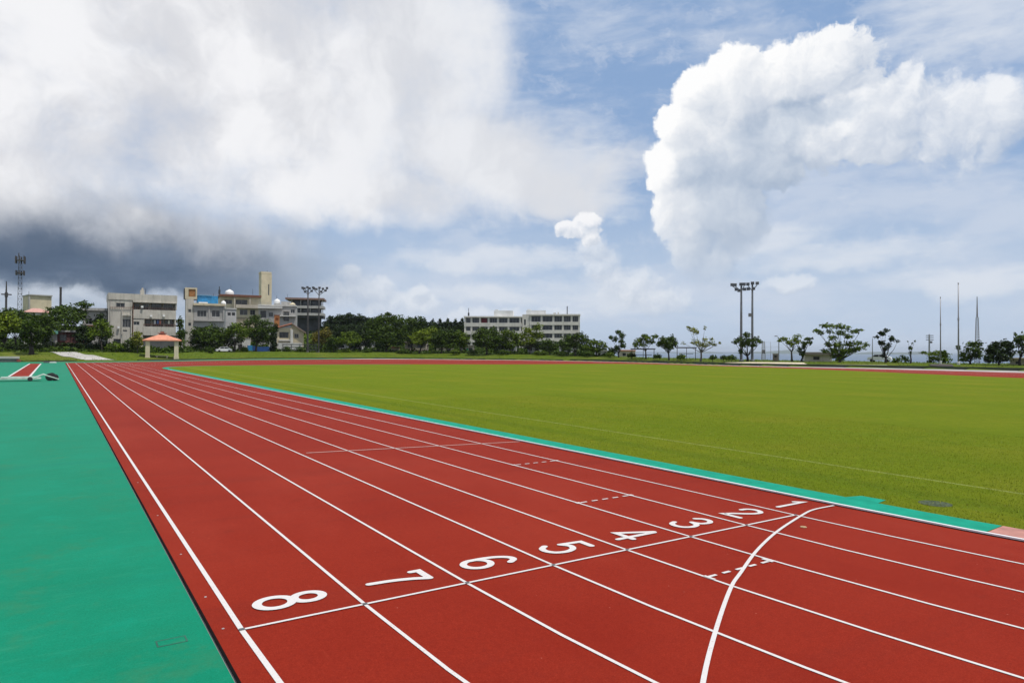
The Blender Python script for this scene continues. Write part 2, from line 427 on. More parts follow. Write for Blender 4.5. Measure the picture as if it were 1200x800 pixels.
# green strip inside the kerb, with its wider pad by the finish
kpath = [(0.0, 84.0)] + [(0, y) for y in np.linspace(80, 0, 21)] + near[1:9]
strip = bm_new()
fe = [tuple(p) for p in far_edge[:48]]
ribbon(strip, list(reversed(fe)) + [(0, 70), (0, 50), (0, 30), (0, 15), (0, 5), (0, 0)] + [(36.5-36.5*math.cos(t), -36.5*math.sin(t)) for t in np.linspace(0.01, 0.0595, 8)], 0.06, 0.76, 0.026)
STRIPG = plain('bright_teal_rubber', (0.008, 0.265, 0.170), 0.75, 0, 0.18, 3, 0.08)
o = obj('kerb_strip', strip, STRIPG); tag(o, kind='structure')
sheet('kerb_strip', [(0.74, 0.34), (1.10, 0.24), (1.12, -0.2), (0.74, -0.26)], 0.0275, STRIPG)
pk = bm_new(); ribbon(pk, [(36.5-36.5*math.cos(t), -36.5*math.sin(t)) for t in np.linspace(0.0600, 0.40, 40)], 0.06, 0.76, 0.026)
o = obj('pavement', pk, plain('pink_concrete', (0.42, 0.19, 0.15), 0.85, 0, 0.3, 4)); tag(o, kind='structure')

# raised white kerb rail: body on a dark footing
kp = [(0.0, y) for y in np.linspace(86, 0, 60)] + near[1:26]
kb = bm_new()
kerb = empty('track_kerb', (0, 0, 0)); tag(kerb, 'low white metal kerb rail edging the grass field beside lane one', 'kerb')
A0, A1 = offset_poly(kp, 0.0, 0.055)
for (z0, z1, a, b_, nm, mt) in ((0.024, 0.048, 0.0, 0.055, 'rail', plain('white_kerb_metal', (0.74, 0.73, 0.72), 0.5, 0, 0.12, 6)), (0.012, 0.024, 0.008, 0.047, 'footing', plain('kerb_footing_black', (0.015, 0.015, 0.015), 0.9, spec=0.05))):
    bm = bm_new(); A, B = offset_poly(kp, a, b_)
    rows = [[bm.verts.new((A[i][0], A[i][1], z0)), bm.verts.new((A[i][0], A[i][1], z1)), bm.verts.new((B[i][0], B[i][1], z1)), bm.verts.new((B[i][0], B[i][1], z0))] for i in range(len(A))]
    for r0, r1 in zip(rows, rows[1:]):
        for k in range(4): bm.faces.new((r0[k], r0[(k+1) % 4], r1[(k+1) % 4], r1[k]))
    bm.faces.new(rows[0]); bm.faces.new(list(reversed(rows[-1])))
    bmesh.ops.recalc_face_normals(bm, faces=bm.faces)
    obj(nm, bm, mt, kerb)
slot = bm_new(); ribbon(slot, kp, -0.020, -0.001, 0.0165)
obj('drain_slot', slot, JOINT, track)

# lane lines: the straight with its chute, the near bend, the far bend and the back straight
LW = 0.039; zline = 0.0185
farc = lambda r_: [(40-r_*math.cos(t), 94+r_*math.sin(t)) for t in np.linspace(0, math.pi, 61)]
for i in range(8):
    X = -9.76+1.22*i; r_ = 36.5-X
    P = [(X, y) for y in np.linspace(131.8 if i < 8 else 94, 0, 80)] + near_arc(r_)[1:70]
    bm = bm_new(); w = 0.0255 if i == 0 else LW/2
    ribbon(bm, P, -w, w, zline)
    rf = 40-X; P2 = [p for p in farc(rf)][5:]
    ribbon(bm, P2 + [(40+rf-0.06*k, 94-k*3.0) for k in range(1, 24)], -w*0.8, w*0.8, zline-0.002)
    obj('lane_line', bm, PAINT, track)
# end line of the chute
bm = bm_new(); ribbon(bm, [(-9.8, 131.9), (-0.6, 131.9)], -0.03, 0.03, 0.0215); obj('start_line', bm, PAINT, track)
# finish line through the numbers
bm = bm_new()
ribbon(bm, [(-9.76+0.03, 0), (-1.22, 0)], -0.0195, 0.0195, 0.0215); obj('finish_line', bm, PAINT, track)
# curved start line from the kerb round to the outer lanes
cur = smooth_open([(-0.06, 0.06), (-0.62, 0.06), (-1.11, -0.06), (-2.32, -0.47), (-3.4, -0.93), (-4.37, -1.43), (-4.94, -1.74), (-5.98, -2.42), (-6.94, -3.10), (-8.0, -3.95), (-9.76, -5.5)], 8)
bm = bm_new(); ribbon(bm, cur, -0.0218, 0.0218, 0.0245); obj('curved_start_line', bm, PAINT, track)
# fainter start line across five lanes further up the straight
bm = bm_new(); ribbon(bm, [(-5.92, 10.72), (0.0-0.06, 9.72)], -0.032, 0.032, 0.0215)
obj('faint_start_line', bm, paint_mat('worn_line_paint', 1.0, (0.52, 0.33, 0.29)), track)
# dashed takeover marks
for (xa, xb, y, el) in ((-2.44, -1.22, 6.42, 0.0), (-3.66, -2.44, 2.55, 0.0), (-4.88, -3.66, -1.33, 0.12)):
    bm = bm_new(); L = xb-xa
    for k in range(5):
        a = xa+0.06+k*(L-0.12)/4.55; ribbon(bm, [(a, y), (min(a+0.13, xb-0.03), y)], -0.022, 0.022, 0.0215)
    if el:
        ribbon(bm, [(xa+0.035, y+0.05), (xa+0.035, y-0.11)], -0.022, 0.022, 0.0235); ribbon(bm, [(xb-0.035, y+0.11), (xb-0.035, y-0.05)], -0.022, 0.022, 0.0235)
    else:
        for xx in (xa, xb): ribbon(bm, [(xx-0.045, y), (xx+0.045, y)], -0.045, 0.045, 0.0225)
    obj('dashed_mark', bm, PAINT, track)
# small black photo-finish squares where the finish line meets the lane lines
for i in range(8):
    X = -9.76+1.22*i; bm = bm_new()
    ribbon(bm, [(X-0.025, 0.0), (X+0.025, 0.0)], -0.022, 0.022, 0.0255)
    obj('timing_mark', bm, plain('grey_mark', (0.10, 0.105, 0.11), 0.8), track)
# little survey pins outside the outer line, and a stray leaf-brown spot
for (x, y) in ((-9.90, 0.13), (-9.89, 1.12), (-9.88, 2.94), (-9.88, 5.4), (-9.88, 8.6)):
    bm = bm_new(); add_lathe(bm, [(0.013, 0.010), (0.013, 0.017), (0.006, 0.019)], x, y, 10); obj('survey_pin', bm, plain('pin_metal', (0.42, 0.40, 0.38), 0.5, 0.3), track)

# ---- lane numbers
def arc(cx, cy, rx, ry, a0, a1, n=24):
    return [(cx+rx*math.cos(R(a)), cy+ry*math.sin(R(a))) for a in np.linspace(a0, a1, n)]
def sm(pts): return [tuple(p) for p in smooth_open(pts, 7)]
DIG = {
 '1': [[(0.20, 0.80), (0.34, 0.95), (0.34, 0.05)]],
 '2': [sm([(0.06, 0.70), (0.09, 0.84), (0.20, 0.93), (0.36, 0.93), (0.49, 0.83), (0.49, 0.66), (0.38, 0.48), (0.20, 0.28), (0.09, 0.09)]) + [(0.56, 0.09)]],
 '3': [sm([(0.08, 0.82), (0.20, 0.93), (0.38, 0.93), (0.50, 0.80), (0.46, 0.62), (0.29, 0.53)]), sm([(0.27, 0.535), (0.48, 0.46), (0.55, 0.28), (0.46, 0.11), (0.28, 0.06), (0.12, 0.12), (0.05, 0.25)])],
 '4': [[(0.43, 0.03), (0.43, 0.92)], [(0.40, 0.93), (0.05, 0.27), (0.58, 0.27)]],
 '5': [[(0.50, 0.92), (0.16, 0.92), (0.115, 0.53)], sm([(0.115, 0.50), (0.28, 0.60), (0.46, 0.54), (0.55, 0.36), (0.50, 0.16), (0.34, 0.06), (0.17, 0.08), (0.06, 0.20)])],
 '6': [arc(0.30, 0.29, 0.225, 0.225, 0, 360, 36), sm([(0.085, 0.27), (0.085, 0.50), (0.14, 0.74), (0.26, 0.90), (0.40, 0.92), (0.51, 0.80)])],
 '7': [[(0.08, 0.80), (0.08, 0.92), (0.52, 0.92)], sm([(0.52, 0.91), (0.41, 0.68), (0.33, 0.40), (0.29, 0.06)])],
 '8': [arc(0.30, 0.735, 0.19, 0.19, 0, 360, 36), arc(0.30, 0.285, 0.235, 0.225, 0, 360, 36)],
}
def stroke(bm, pts, w, z, xf):
    P = np.array(pts, float); closed = np.hypot(*(P[0]-P[-1])) < 1e-6
    if closed: P = P[:-1]
    n = len(P); L = []; Rr = []
    for i in range(n):
        a = P[i-1] if (i > 0 or closed) else None; c = P[(i+1) % n] if (i < n-1 or closed) else None
        d0 = (P[i]-a) if a is not None else (c-P[i]); d1 = (c-P[i]) if c is not None else (P[i]-a)
        d0 = d0/np.hypot(*d0); d1 = d1/np.hypot(*d1)
        n0 = np.array([-d0[1], d0[0]]); n1 = np.array([-d1[1], d1[0]]); m = n0+n1
        m = m/np.hypot(*m); k = w/max(0.45, m@n0)
        L.append(P[i]+m*k); Rr.append(P[i]-m*k)
    vl = [bm.verts.new((*xf(p), z)) for p in L]; vr = [bm.verts.new((*xf(p), z)) for p in Rr]
    for i in range(n if closed else n-1):
        j = (i+1) % n
        f = bm.faces.new((vl[i], vl[j], vr[j], vr[i]))
    if not closed:
        for (vA, vB, P0, P1) in ((vl[0], vr[0], P[0], P[1]), (vr[-1], vl[-1], P[-1], P[-2])):
            d = P0-P1; d = d/np.hypot(*d); s = np.array([-d[1], d[0]])
            cap = [bm.verts.new((*xf(P0 + w*(math.cos(t)*s + math.sin(t)*d)), z)) for t in np.linspace(0, math.pi, 9)[1:-1]]
            first = vB if np.dot(P0+w*s, [1, 0]) is None else None
            # order the cap from the +s side to the -s side
            plus = vA if np.hypot(*(np.array(xf(P0+w*s))-np.array(vA.co[:2]))) < np.hypot(*(np.array(xf(P0+w*s))-np.array(vB.co[:2]))) else vB
            minus = vB if plus is vA else vA
            bm.faces.new([plus]+cap+[minus])
for i, ch in enumerate('87654321'):
    cx = -9.76+1.22*i+0.61; bm = bm_new()
    h = 0.78; w = 0.70
    if ch == '1': cx += 0.0
    xf = lambda p: (cx+(p[1]-0.5)*h, 0.53-(p[0]-0.31)*w)
    for k, s in enumerate(DIG[ch]): stroke(bm, s, 0.059 if ch != '8' else 0.062, 0.0215+0.0012*k, xf)
    for f in bm.faces:
        f.normal_update()
        if f.normal.z < 0: f.normal_flip()
    o = obj('lane_number', bm, PAINT, track); o['label'] = 'white painted lane number ' + ch

# ---- small covers
pit = bm_new(); x0, x1, y0, y1 = -10.47, -10.22, 0.02, 0.17
for (a, b_, c, d) in ((x0, x1, y0, y0+0.012), (x0, x1, y1-0.012, y1), (x0, x0+0.012, y0+0.012, y1-0.012), (x1-0.012, x1, y0+0.012, y1-0.012)): add_box(pit, a, b_, c, d, 0.0065, 0.009)
o = obj('inspection_cover', pit, plain('cover_joint', (0.02, 0.09, 0.06), 0.8)); tag(o, 'thin dark rectangular outline of a cover set in the green surface', 'cover')
bm = bm_new(); add_box(bm, x0+0.013, x1-0.013, y0+0.013, y1-0.013, 0.0062, 0.0082); obj('lid', bm, GREEN, o)
mh = empty('drain_cover', (1.60, -0.80, 0.012)); tag(mh, 'round grey drain cover half overgrown in the grass beside the green strip', 'drain cover')
bm = bm_new(); add_lathe(bm, [(0.26, 0.0), (0.26, 0.012), (0.235, 0.014), (0.22, 0.008), (0.0001, 0.010)], 0, 0, 28); obj('lid', bm, plain('mossy_iron', (0.075, 0.095, 0.055), 0.95, 0, 0.7, 16, 0.1), mh)
bm = bm_new(); add_lathe(bm, [(0.05, 0), (0.045, 0.008), (0.01, 0.010)], 0, 0, 12)
spot = obj('tape_patch', bm, plain('dry_tape', (0.40, 0.27, 0.14), 0.9, 0, 0.4, 30)); spot.location = tuple(ground(941.5, 618.5)[:2]) + (0.0165,)
tag(spot, 'small tan round patch on the red track beyond number 1', 'patch')

# ---- real blades on the near part of the lawn
def blades(name, n, xr, yr, hmin, hmax, mat, z0f, keep=None, w=0.006):
    x = rng.uniform(*xr, n); y = rng.uniform(*yr, n)
    if keep is not None:
        k = keep(x, y); x, y = x[k], y[k]
    n = len(x); a = rng.uniform(0, 2*math.pi, n); h = rng.uniform(hmin, hmax, n); ln = rng.normal(0, 0.45, (n, 2))*h[:, None]
    z = z0f(x, y) if callable(z0f) else np.full(n, z0f)
    V = np.zeros((n, 3, 3)); dx, dy = np.cos(a)*w, np.sin(a)*w
    V[:, 0] = np.stack([x-dx, y-dy, z], 1); V[:, 1] = np.stack([x+dx, y+dy, z], 1); V[:, 2] = np.stack([x+ln[:, 0], y+ln[:, 1], z+h], 1)
    me = bpy.data.meshes.new(name); me.vertices.add(n*3); me.vertices.foreach_set('co', V.reshape(-1))
    me.loops.add(n*3); me.loops.foreach_set('vertex_index', np.arange(n*3)); me.polygons.add(n)
    me.polygons.foreach_set('loop_start', np.arange(n)*3); me.polygons.foreach_set('loop_total', np.full(n, 3)); me.update(calc_edges=True)
    me.materials.append(mat); o = bpy.data.objects.new(name, me); C.objects.link(o); return o
BLADE = leaf_mat('turf_blades', (0.075, 0.115, 0.008), (0.190, 0.215, 0.018))
def lawn_keep(x, y):
    r_ = np.hypot(x-36.5, y); edge = np.where(y < 0, 36.5-r_, x)
    pad = (x < 1.12) & (y < 0.34) & (y > -0.26); hole = np.hypot(x-1.60, y+0.80) < 0.24
    dens = np.clip(1.6/np.maximum(1, np.hypot(x-CAM[0], y-CAM[1])/11)**1.5, 0, 1)
    hole &= (rng.uniform(0, 1, len(x)) < 0.62+0.35*np.sin(x*23)*np.sin(y*19+1))
    return (edge > 0.755) & ~pad & ~hole & (rng.uniform(0, 1, len(x)) < dens)
g = blades('grass', 230000, (0.4, 14), (-8, 26), 0.012, 0.038, BLADE, 0.019, lawn_keep, 0.005); tag(g, 'short mown grass of the playing field', 'grass', kind='stuff')

STALK = leaf_mat('dry_turf_blades', (0.16, 0.15, 0.03), (0.28, 0.25, 0.06))
g = blades('grass', 9000, (0.7, 12), (-8, 22), 0.02, 0.055, STALK, 0.019, lambda x, y: lawn_keep(x, y) & (np.sin(x*2.1+1)*np.sin(y*1.7)+0.5*np.sin(x*5.3)*np.cos(y*4.1) > 0.1), 0.005); tag(g, 'scattered dry yellow blades in the mown field grass', 'grass', kind='stuff')

# ------------------------------------------------------------------ far edge: low wall, bank, path
def span_of_edge(a_px, b_px):
    out = []
    P = np.vstack([FLATP, FLATP[:1]])
    dense = []
    for a, b in zip(P[:-1], P[1:]):
        n = max(2, int(np.hypot(*(b-a))/2)); dense += [a+(b-a)*t for t in np.linspace(0, 1, n, endpoint=False)]
    for p in dense:
        v = np.array([p[0], p[1], 0])-CAM; zc = v@fw
        if zc < 20: continue
        px = 600+FPX*(v@RT)/zc
        if a_px <= px <= b_px: out.append(p)
    return out
def low_wall(a_px, b_px, h, label):
    P = span_of_edge(a_px, b_px); bm = bm_new()
    A, B = offset_poly(P, -0.0, 0.22)
    rows = [[bm.verts.new((A[i][0], A[i][1], -0.05)), bm.verts.new((A[i][0], A[i][1], h)), bm.verts.new((B[i][0], B[i][1], h)), bm.verts.new((B[i][0], B[i][1], -0.05))] for i in range(len(A))]
    for r0, r1 in zip(rows, rows[1:]):
        for k in range(4): bm.faces.new((r0[k], r0[(k+1) % 4], r1[(k+1) % 4], r1[k]))
    bm.faces.new(rows[0]); bm.faces.new(list(reversed(rows[-1]))); bmesh.ops.recalc_face_normals(bm, faces=bm.faces)
    o = obj('low_wall', bm, wall_mat('shade_dark_kerbstone', (0.05, 0.065, 0.04), 0.5)); tag(o, label, 'low wall')  # shade on the wall front is put into this dark green base colour
low_wall(-60, 92, 0.26, 'low dark edging wall left of the concrete path')
low_wall(152, 660, 0.30, 'low dark edging wall below the grass bank by the houses and trees')
low_wall(662, 1290, 0.42, 'low dark wall edging the far side of the track under the poles')
tuft = leaf_mat('bank_grass_blades', (0.032, 0.065, 0.005), (0.125, 0.165, 0.010))
def bank_keep(x, y):
    d = poly_dist(np.stack([x, y], 1)); return (d > 0.25) & (d < 30) & (rng.uniform(0, 1, len(x)) < np.where(d < 3, 1.0, 0.45))
def tz(x, y): return terrain_arr(np.stack([x, y], 1))-0.02
g = blades('bank_grass', 95000, (-50, 140), (10, 215), 0.10, 0.32, tuft, tz, bank_keep, 0.06); tag(g, 'longer green grass on the bank round the arena', 'grass', kind='stuff')

def draped(name, left, right, mat, lift=0.05, n=10):
    Lp = [ground_hit(*p) for p in left]; Rp = [ground_hit(*p) for p in right]
    La = smooth_open(Lp, n); Ra = smooth_open(Rp, n); V = []; F = []
    for a, b in zip(La, Ra):
        for t in np.linspace(0, 1, 5):
            q = a+(b-a)*t; V.append((q[0], q[1], max(0.012, terrain(q[0], q[1])+lift)))
    for i in range(len(La)-1):
        for j in range(4): F.append((i*5+j, i*5+j+1, i*5+j+6, i*5+j+5))
    o = mesh_np(name, V, F, mat); o['kind'] = 'structure'; return o
PATHM = wall_mat('path_concrete', (0.42, 0.40, 0.36), 0.25)
draped('path', [(101, 421.9), (84, 418.7), (67, 415.2), (40, 411.9), (16, 409.2)], [(137, 421.9), (112, 416.8), (90, 412.9), (52, 409.2), (18, 406.4)], PATHM)
draped('sand_patch', [(846, 427.2), (880, 427.0), (915, 427.4), (946, 427.8)], [(852, 425.6), (880, 425.2), (915, 425.4), (942, 425.8)], wall_mat('sand', (0.55, 0.47, 0.33), 0.1), 0.16)
draped('sand_patch', [(980, 429.8), (1000, 430), (1040, 430.4)], [(980, 428), (1000, 428.2), (1040, 428.6)], wall_mat('dry_ground', (0.26, 0.28, 0.16), 0.1), 0.14)

# ------------------------------------------------------------------ sea and far island
bm = bm_new()
azs = np.linspace(-100, 100, 81); rs = [250, 600, 1200, 2500, 5000, 10000, 20000, 32000]
rows = [[bm.verts.new((CAM[0]+r_*math.sin(YAW+R(a)), CAM[1]+r_*math.cos(YAW+R(a)), -42)) for a in azs] for r_ in rs]
for A, B in zip(rows, rows[1:]):
    for j in range(len(azs)-1): bm.faces.new((A[j], B[j], B[j+1], A[j+1]))
o = obj('sea', bm, sea_mat()); o['kind'] = 'structure'
bm = bm_new(); V = []; F = []
aa = np.linspace(-6, 50, 160); n = len(aa)
prof = 10+26*np.sin(aa*0.31+0.6)+18*np.sin(aa*0.83+2)+14*np.sin(aa*2.1)+rng.normal(0, 3, n)
env = np.interp(aa, [-6, 2, 14, 20, 24, 34, 40, 50], [0, 0.5, 0.35, 0.7, 0.5, 0.9, 0.8, 0.3])
for k, (rr, f) in enumerate(((11200, 0), (11700, 0.55), (12400, 1.0), (13300, 0.5), (14300, 0))):
    for a, p, e in zip(aa, prof, env):
        t = YAW+R(a); h = -45+max(0, (p+40)*e)*f
        V.append((CAM[0]+rr*math.sin(t), CAM[1]+rr*math.cos(t), h))
for k in range(4):
    for j in range(n-1): F.append((k*n+j, k*n+j+1, (k+1)*n+j+1, (k+1)*n+j))
o = mesh_np('hills', V, F, plain('far_hill_green', (0.06, 0.085, 0.045), 0.95, 0, 0.4, 0.002)); o['kind'] = 'structure'

# ------------------------------------------------------------------ trees
def leaf_quads(centers, radii, n, size, seed, droop=0.3):
    g = np.random.default_rng(seed); V = []; F = []
    w = np.array([rx*rz for rx, ry, rz in radii]); w = w/w.sum()
    idx = g.choice(len(centers), n, p=w)
    cen = np.array(centers)[idx]; rad = np.array(radii)[idx]
    d = g.normal(size=(n, 3)); d /= np.linalg.norm(d, axis=1)[:, None]
    rr = g.uniform(0, 1, n)**0.42
    lump = 1+0.22*np.sin(d[:, 0]*5+idx)*np.sin(d[:, 1]*4+idx*1.7)+0.18*np.sin(d[:, 2]*7+idx*0.6)
    p = cen+d*rad*(rr*lump)[:, None]
    # loose sprays beyond the clump edge
    s = size*g.uniform(0.55, 1.35, n)
    nrm = d*0.6+g.normal(size=(n, 3))*0.55+np.array([0, 0, 0.45]); nrm /= np.linalg.norm(nrm, axis=1)[:, None]
    a = np.cross(nrm, g.normal(size=(n, 3))); a /= np.linalg.norm(a, axis=1)[:, None]; b = np.cross(nrm, a)
    tip = p+a*s[:, None]-np.array([0, 0, 1])*(s*droop*0.5)[:, None]; tail = p-a*s[:, None]*0.8
    s1 = p+b*(s*0.42)[:, None]+nrm*(s*0.1)[:, None]; s2 = p-b*(s*0.42)[:, None]+nrm*(s*0.1)[:, None]
    return np.stack([tail, s2, tip, s1], 1)
def quads_mesh(name, Q, mat, parent):
    n = len(Q); me = bpy.data.meshes.new(name); me.vertices.add(n*4); me.vertices.foreach_set('co', Q.reshape(-1))
    me.loops.add(n*4); me.loops.foreach_set('vertex_index', np.arange(n*4)); me.polygons.add(n)
    me.polygons.foreach_set('loop_start', np.arange(n)*4); me.polygons.foreach_set('loop_total', np.full(n, 4)); me.update(calc_edges=True)
    me.materials.append(mat); o = bpy.data.objects.new(name, me); C.objects.link(o)
    if parent: o.parent = parent
    return o
KINDS = {
 'dark':   ((0.007, 0.018, 0.003), (0.048, 0.080, 0.006)),
 'mid':    ((0.009, 0.024, 0.003), (0.090, 0.135, 0.008)),
 'bright': ((0.014, 0.034, 0.004), (0.135, 0.180, 0.010)),
 'olive':  ((0.045, 0.055, 0.008), (0.150, 0.125, 0.020)),
 'yellow': ((0.055, 0.080, 0.010), (0.190, 0.200, 0.030)),
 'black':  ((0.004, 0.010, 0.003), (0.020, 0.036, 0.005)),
}
LEAF = {k: leaf_mat('leaves_'+k, *v) for k, v in KINDS.items()}
BARK = bark_mat('grey_brown_bark', (0.075, 0.060, 0.045)); BARKD = bark_mat('dark_bark', (0.035, 0.028, 0.022)); BARKP = bark_mat('pale_bark', (0.17, 0.15, 0.12))
NT = [0]
def tree(label, base, D, clumps, kind='mid', trunk=0.16, leaf=0.34, dens=1.0, group=None, name='park_tree', cat='tree', bark=None, forks=None, depth=1.0, fill=None):
    """base = (px, py) of the trunk foot (py None = on the terrain); clumps = list of (px, py, rx, ry) in photo pixels, seen at distance D"""
    NT[0] += 1; seed = 100+NT[0]; g = random.Random(seed)
    b = on_ground(base[0], D); root = empty(name, b); tag(root, label, cat, group or 'trees round the arena')
    v = ray(base[0], horizon(base[0])); fwd = np.array([v[0], v[1], 0]); fwd /= np.linalg.norm(fwd); side = np.array([fwd[1], -fwd[0], 0])
    k = None; cen = []; rad = []
    gk = 1.14 if group in ('trees on the right part of the far bank', 'trees by the far shelters') else 1.0
    for (px, py, rx, ry) in clumps:
        rx, ry = rx*gk, ry*gk
        p = at(px, py, D); kx = D*math.cos(math.atan((px-600)/FPX))/FPX; th = math.atan((px-600)/FPX)
        ky = kx
        off = g.uniform(-1, 1)*rx*kx*0.7*depth
        q = p+fwd*off-b
        cen.append(q); R_ = np.array([rx*kx*math.cos(th), rx*kx*0.95, ry*ky])
        rad.append(R_)
    # ellipsoids are round in plan, so world axes serve
    rads = [(r_[0], r_[1], r_[2]) for r_ in rad]
    area = sum(r_[0]*r_[2]*math.pi for r_ in rads)
    n = int(max(120, min(14000, dens*area*5.6/(leaf*leaf))))
    Q = leaf_quads(cen, rads, n, leaf, seed)
    quads_mesh('crown', Q, LEAF[kind], root)
    bm = bm_new(); top = np.mean(cen, axis=0); tz_ = min(c[2]-r_[2]*0.3 for c, r_ in zip(cen, rads))
    fork = np.array([top[0]*0.35, top[1]*0.35, max(0.5, tz_*0.62)])
    add_tube(bm, [(0, 0, -0.35), (0, 0, 0), tuple(fork*0.5+np.array([g.uniform(-.1, .1), g.uniform(-.1, .1), 0])), tuple(fork)], [trunk*1.5, trunk*1.2, trunk*0.95, trunk*0.8], 8)
    obj('trunk', bm, bark or BARK, root, True)
    bm = bm_new()
    for c in cen[:26]:
        mid = fork*0.45+c*0.55+np.array([g.uniform(-.25, .25), g.uniform(-.25, .25), -0.15])
        add_tube(bm, [tuple(fork-np.array([0, 0, 0.12])), tuple(mid), tuple(c)], [trunk*0.42, trunk*0.22, trunk*0.07], 6, True)
    obj('limbs', bm, bark or BARK, root, True)
    return root
def auto(l, r_, t, b, n, seed, flat=0.55, fit=0.30):
    """clumps filling the box l..r, t..b of the photo with an uneven domed outline"""
    g = random.Random(seed); out = []; w = (r_-l)/2; h = (b-t)/2; cx, cy = (l+r_)/2, (t+b)/2
    for i in range(n):
        for _ in range(30):
            x = g.uniform(-1, 1); y = g.uniform(-1, 1)
            if x*x+y*y < 1: break
        s = g.uniform(0.22, 0.40)
        out.append((cx+x*w*(1-s*0.8), cy+y*h*(1-s*0.8), w*s*1.05, h*s*1.05*flat/0.55))
    return out


def De(px, off=0.0):              # distance of the arena edge along a line of sight, plus a setback
    return float(np.interp(px, [-60, 0, 60, 120, 200, 300, 450, 540, 650, 750, 850, 1000, 1100, 1200, 1300], [156, 152, 150, 152, 159, 190, 193, 182, 176, 154, 131, 127, 127, 122, 118])) + off

# ---- left group
GL = 'trees beside the path'
tree('bright green rounded tree cut off by the left frame edge', (6, None), De(6, 26), auto(-22, 30, 360, 405, 16, 1), 'bright', 0.2, 0.38, 1.1, GL)
tree('tree with a thick bare trunk standing alone on the grass by the path', (37, None), De(37, 9), [(36, 380, 13, 9), (30, 388, 10, 8), (43, 388, 9, 8), (36, 372, 9, 6), (28, 396, 7, 6), (44, 396, 6, 5), (37, 399, 7, 6)], 'dark', 0.42, 0.34, 1.2, GL, bark=BARKD)
tree('wide layered dark pine-like tree rising above the hedge', (82, None), De(82, 34), [(80, 362, 22, 5), (98, 357, 12, 4), (68, 365, 16, 6), (60, 374, 14, 8), (82, 374, 20, 8), (74, 384, 20, 8), (92, 368, 12, 7), (54, 382, 11, 8), (88, 388, 12, 8), (64, 392, 12, 7), (50, 390, 8, 8)], 'dark', 0.3, 0.38, 1.2, GL, bark=BARKD)
tree('small olive-green tree in front of the grey house left of the flats', (119, None), De(119, 22), [(113, 386, 10, 6), (124, 383, 9, 6), (118, 379, 9, 5), (108, 392, 7, 5), (127, 391, 7, 6), (119, 392, 9, 5)], 'mid', 0.14, 0.32, 1.0, GL)
tree('dark bushy shrub tree against the gable of the grey house', (116, None), De(116, 34), [(118, 371, 6, 5), (114, 378, 6, 6), (121, 380, 5, 6)], 'black', 0.14, 0.3, 1.2, GL)
tree('yellow-green spiky shrub left of the salmon roofed pavilion', (161, None), De(161, 12), [(161, 392, 5, 5), (158, 397, 5, 5), (164, 398, 5, 6), (161, 403, 7, 5)], 'yellow', 0.09, 0.28, 1.0, 'shrubs by the pavilion', name='shrub', cat='shrub')
tree('dark green shrub beside the yellow-green one near the pavilion', (152, None), De(152, 15), [(152, 401, 7, 5), (146, 405, 6, 4), (157, 406, 5, 4)], 'dark', 0.09, 0.28, 1.0, 'shrubs by the pavilion', name='shrub', cat='shrub')
tree('low olive shrub at the foot of the flats, left end', (136, None), De(136, 15), [(135, 404, 8, 4), (128, 407, 6, 3), (142, 407, 5, 3)], 'mid', 0.08, 0.28, 1.0, 'shrubs by the pavilion', name='shrub', cat='shrub')
tree('dense dark tree filling the gap left of the layered tree, behind the lone trunk', (52, None), De(52, 27), [(50, 374, 9, 7), (58, 380, 10, 8), (46, 384, 9, 8), (55, 390, 11, 8), (42, 374, 7, 5), (48, 397, 10, 6)], 'dark', 0.2, 0.36, 1.3, GL, bark=BARKD)
tree('dark low tree right of the layered tree, above the hedge', (100, None), De(100, 27), [(98, 385, 9, 6), (106, 391, 9, 7), (94, 393, 9, 6), (101, 397, 11, 5)], 'black', 0.16, 0.34, 1.3, GL, bark=BARKD)
tree('dark spreading tree behind the bright green one at the left frame edge', (20, None), De(20, 36), [(14, 366, 12, 6), (26, 370, 9, 7), (5, 368, 10, 6), (20, 378, 14, 8), (28, 386, 8, 8), (-8, 372, 10, 8)], 'dark', 0.2, 0.36, 1.3, GL, bark=BARKD)
# ---- trees before the houses
GH = 'trees in front of the houses'
tree('low broad tree in front of the concrete house with the blue roof shed', (248, None), De(248, 20), [(236, 392, 14, 8), (248, 388, 13, 8), (258, 393, 10, 8), (228, 400, 9, 7), (240, 403, 14, 7), (256, 404, 10, 6), (244, 396, 14, 8), (232, 388, 9, 6)], 'dark', 0.2, 0.36, 1.1, GH, bark=BARKD)
tree('leaning umbrella-shaped tree with a bare trunk beside the parked car', (274, None), De(274, 12), [(281, 388, 11, 5), (272, 387, 9, 5), (290, 386, 8, 4), (284, 393, 8, 4), (266, 391, 6, 4), (276, 382, 8, 4)], 'mid', 0.2, 0.34, 1.0, GH, bark=BARKD)
tree('tall forked tree with thin foliage in front of the blue tarpaulin fence', (300, None), De(300, 7), [(299, 377, 12, 5), (288, 380, 8, 5), (312, 379, 10, 5), (304, 386, 11, 6), (293, 390, 8, 5), (316, 386, 7, 4), (309, 393, 6, 4), (299, 372, 8, 4)], 'dark', 0.26, 0.32, 0.8, GH, bark=BARKD)
tree('dark round tree wedged between the beige flats and the water-tank tower', (212, None), De(212, 30), [(211, 378, 4.5, 8), (213, 390, 5, 8), (210, 400, 5, 6)], 'dark', 0.16, 0.34, 1.3, GH, bark=BARKD)
tree('dark bushy tree behind the leaning umbrella-shaped tree', (266, None), De(266, 24), [(262, 398, 8, 6), (272, 401, 7, 5), (268, 393, 8, 5), (280, 399, 6, 5)], 'black', 0.16, 0.34, 1.2, GH, bark=BARKD)
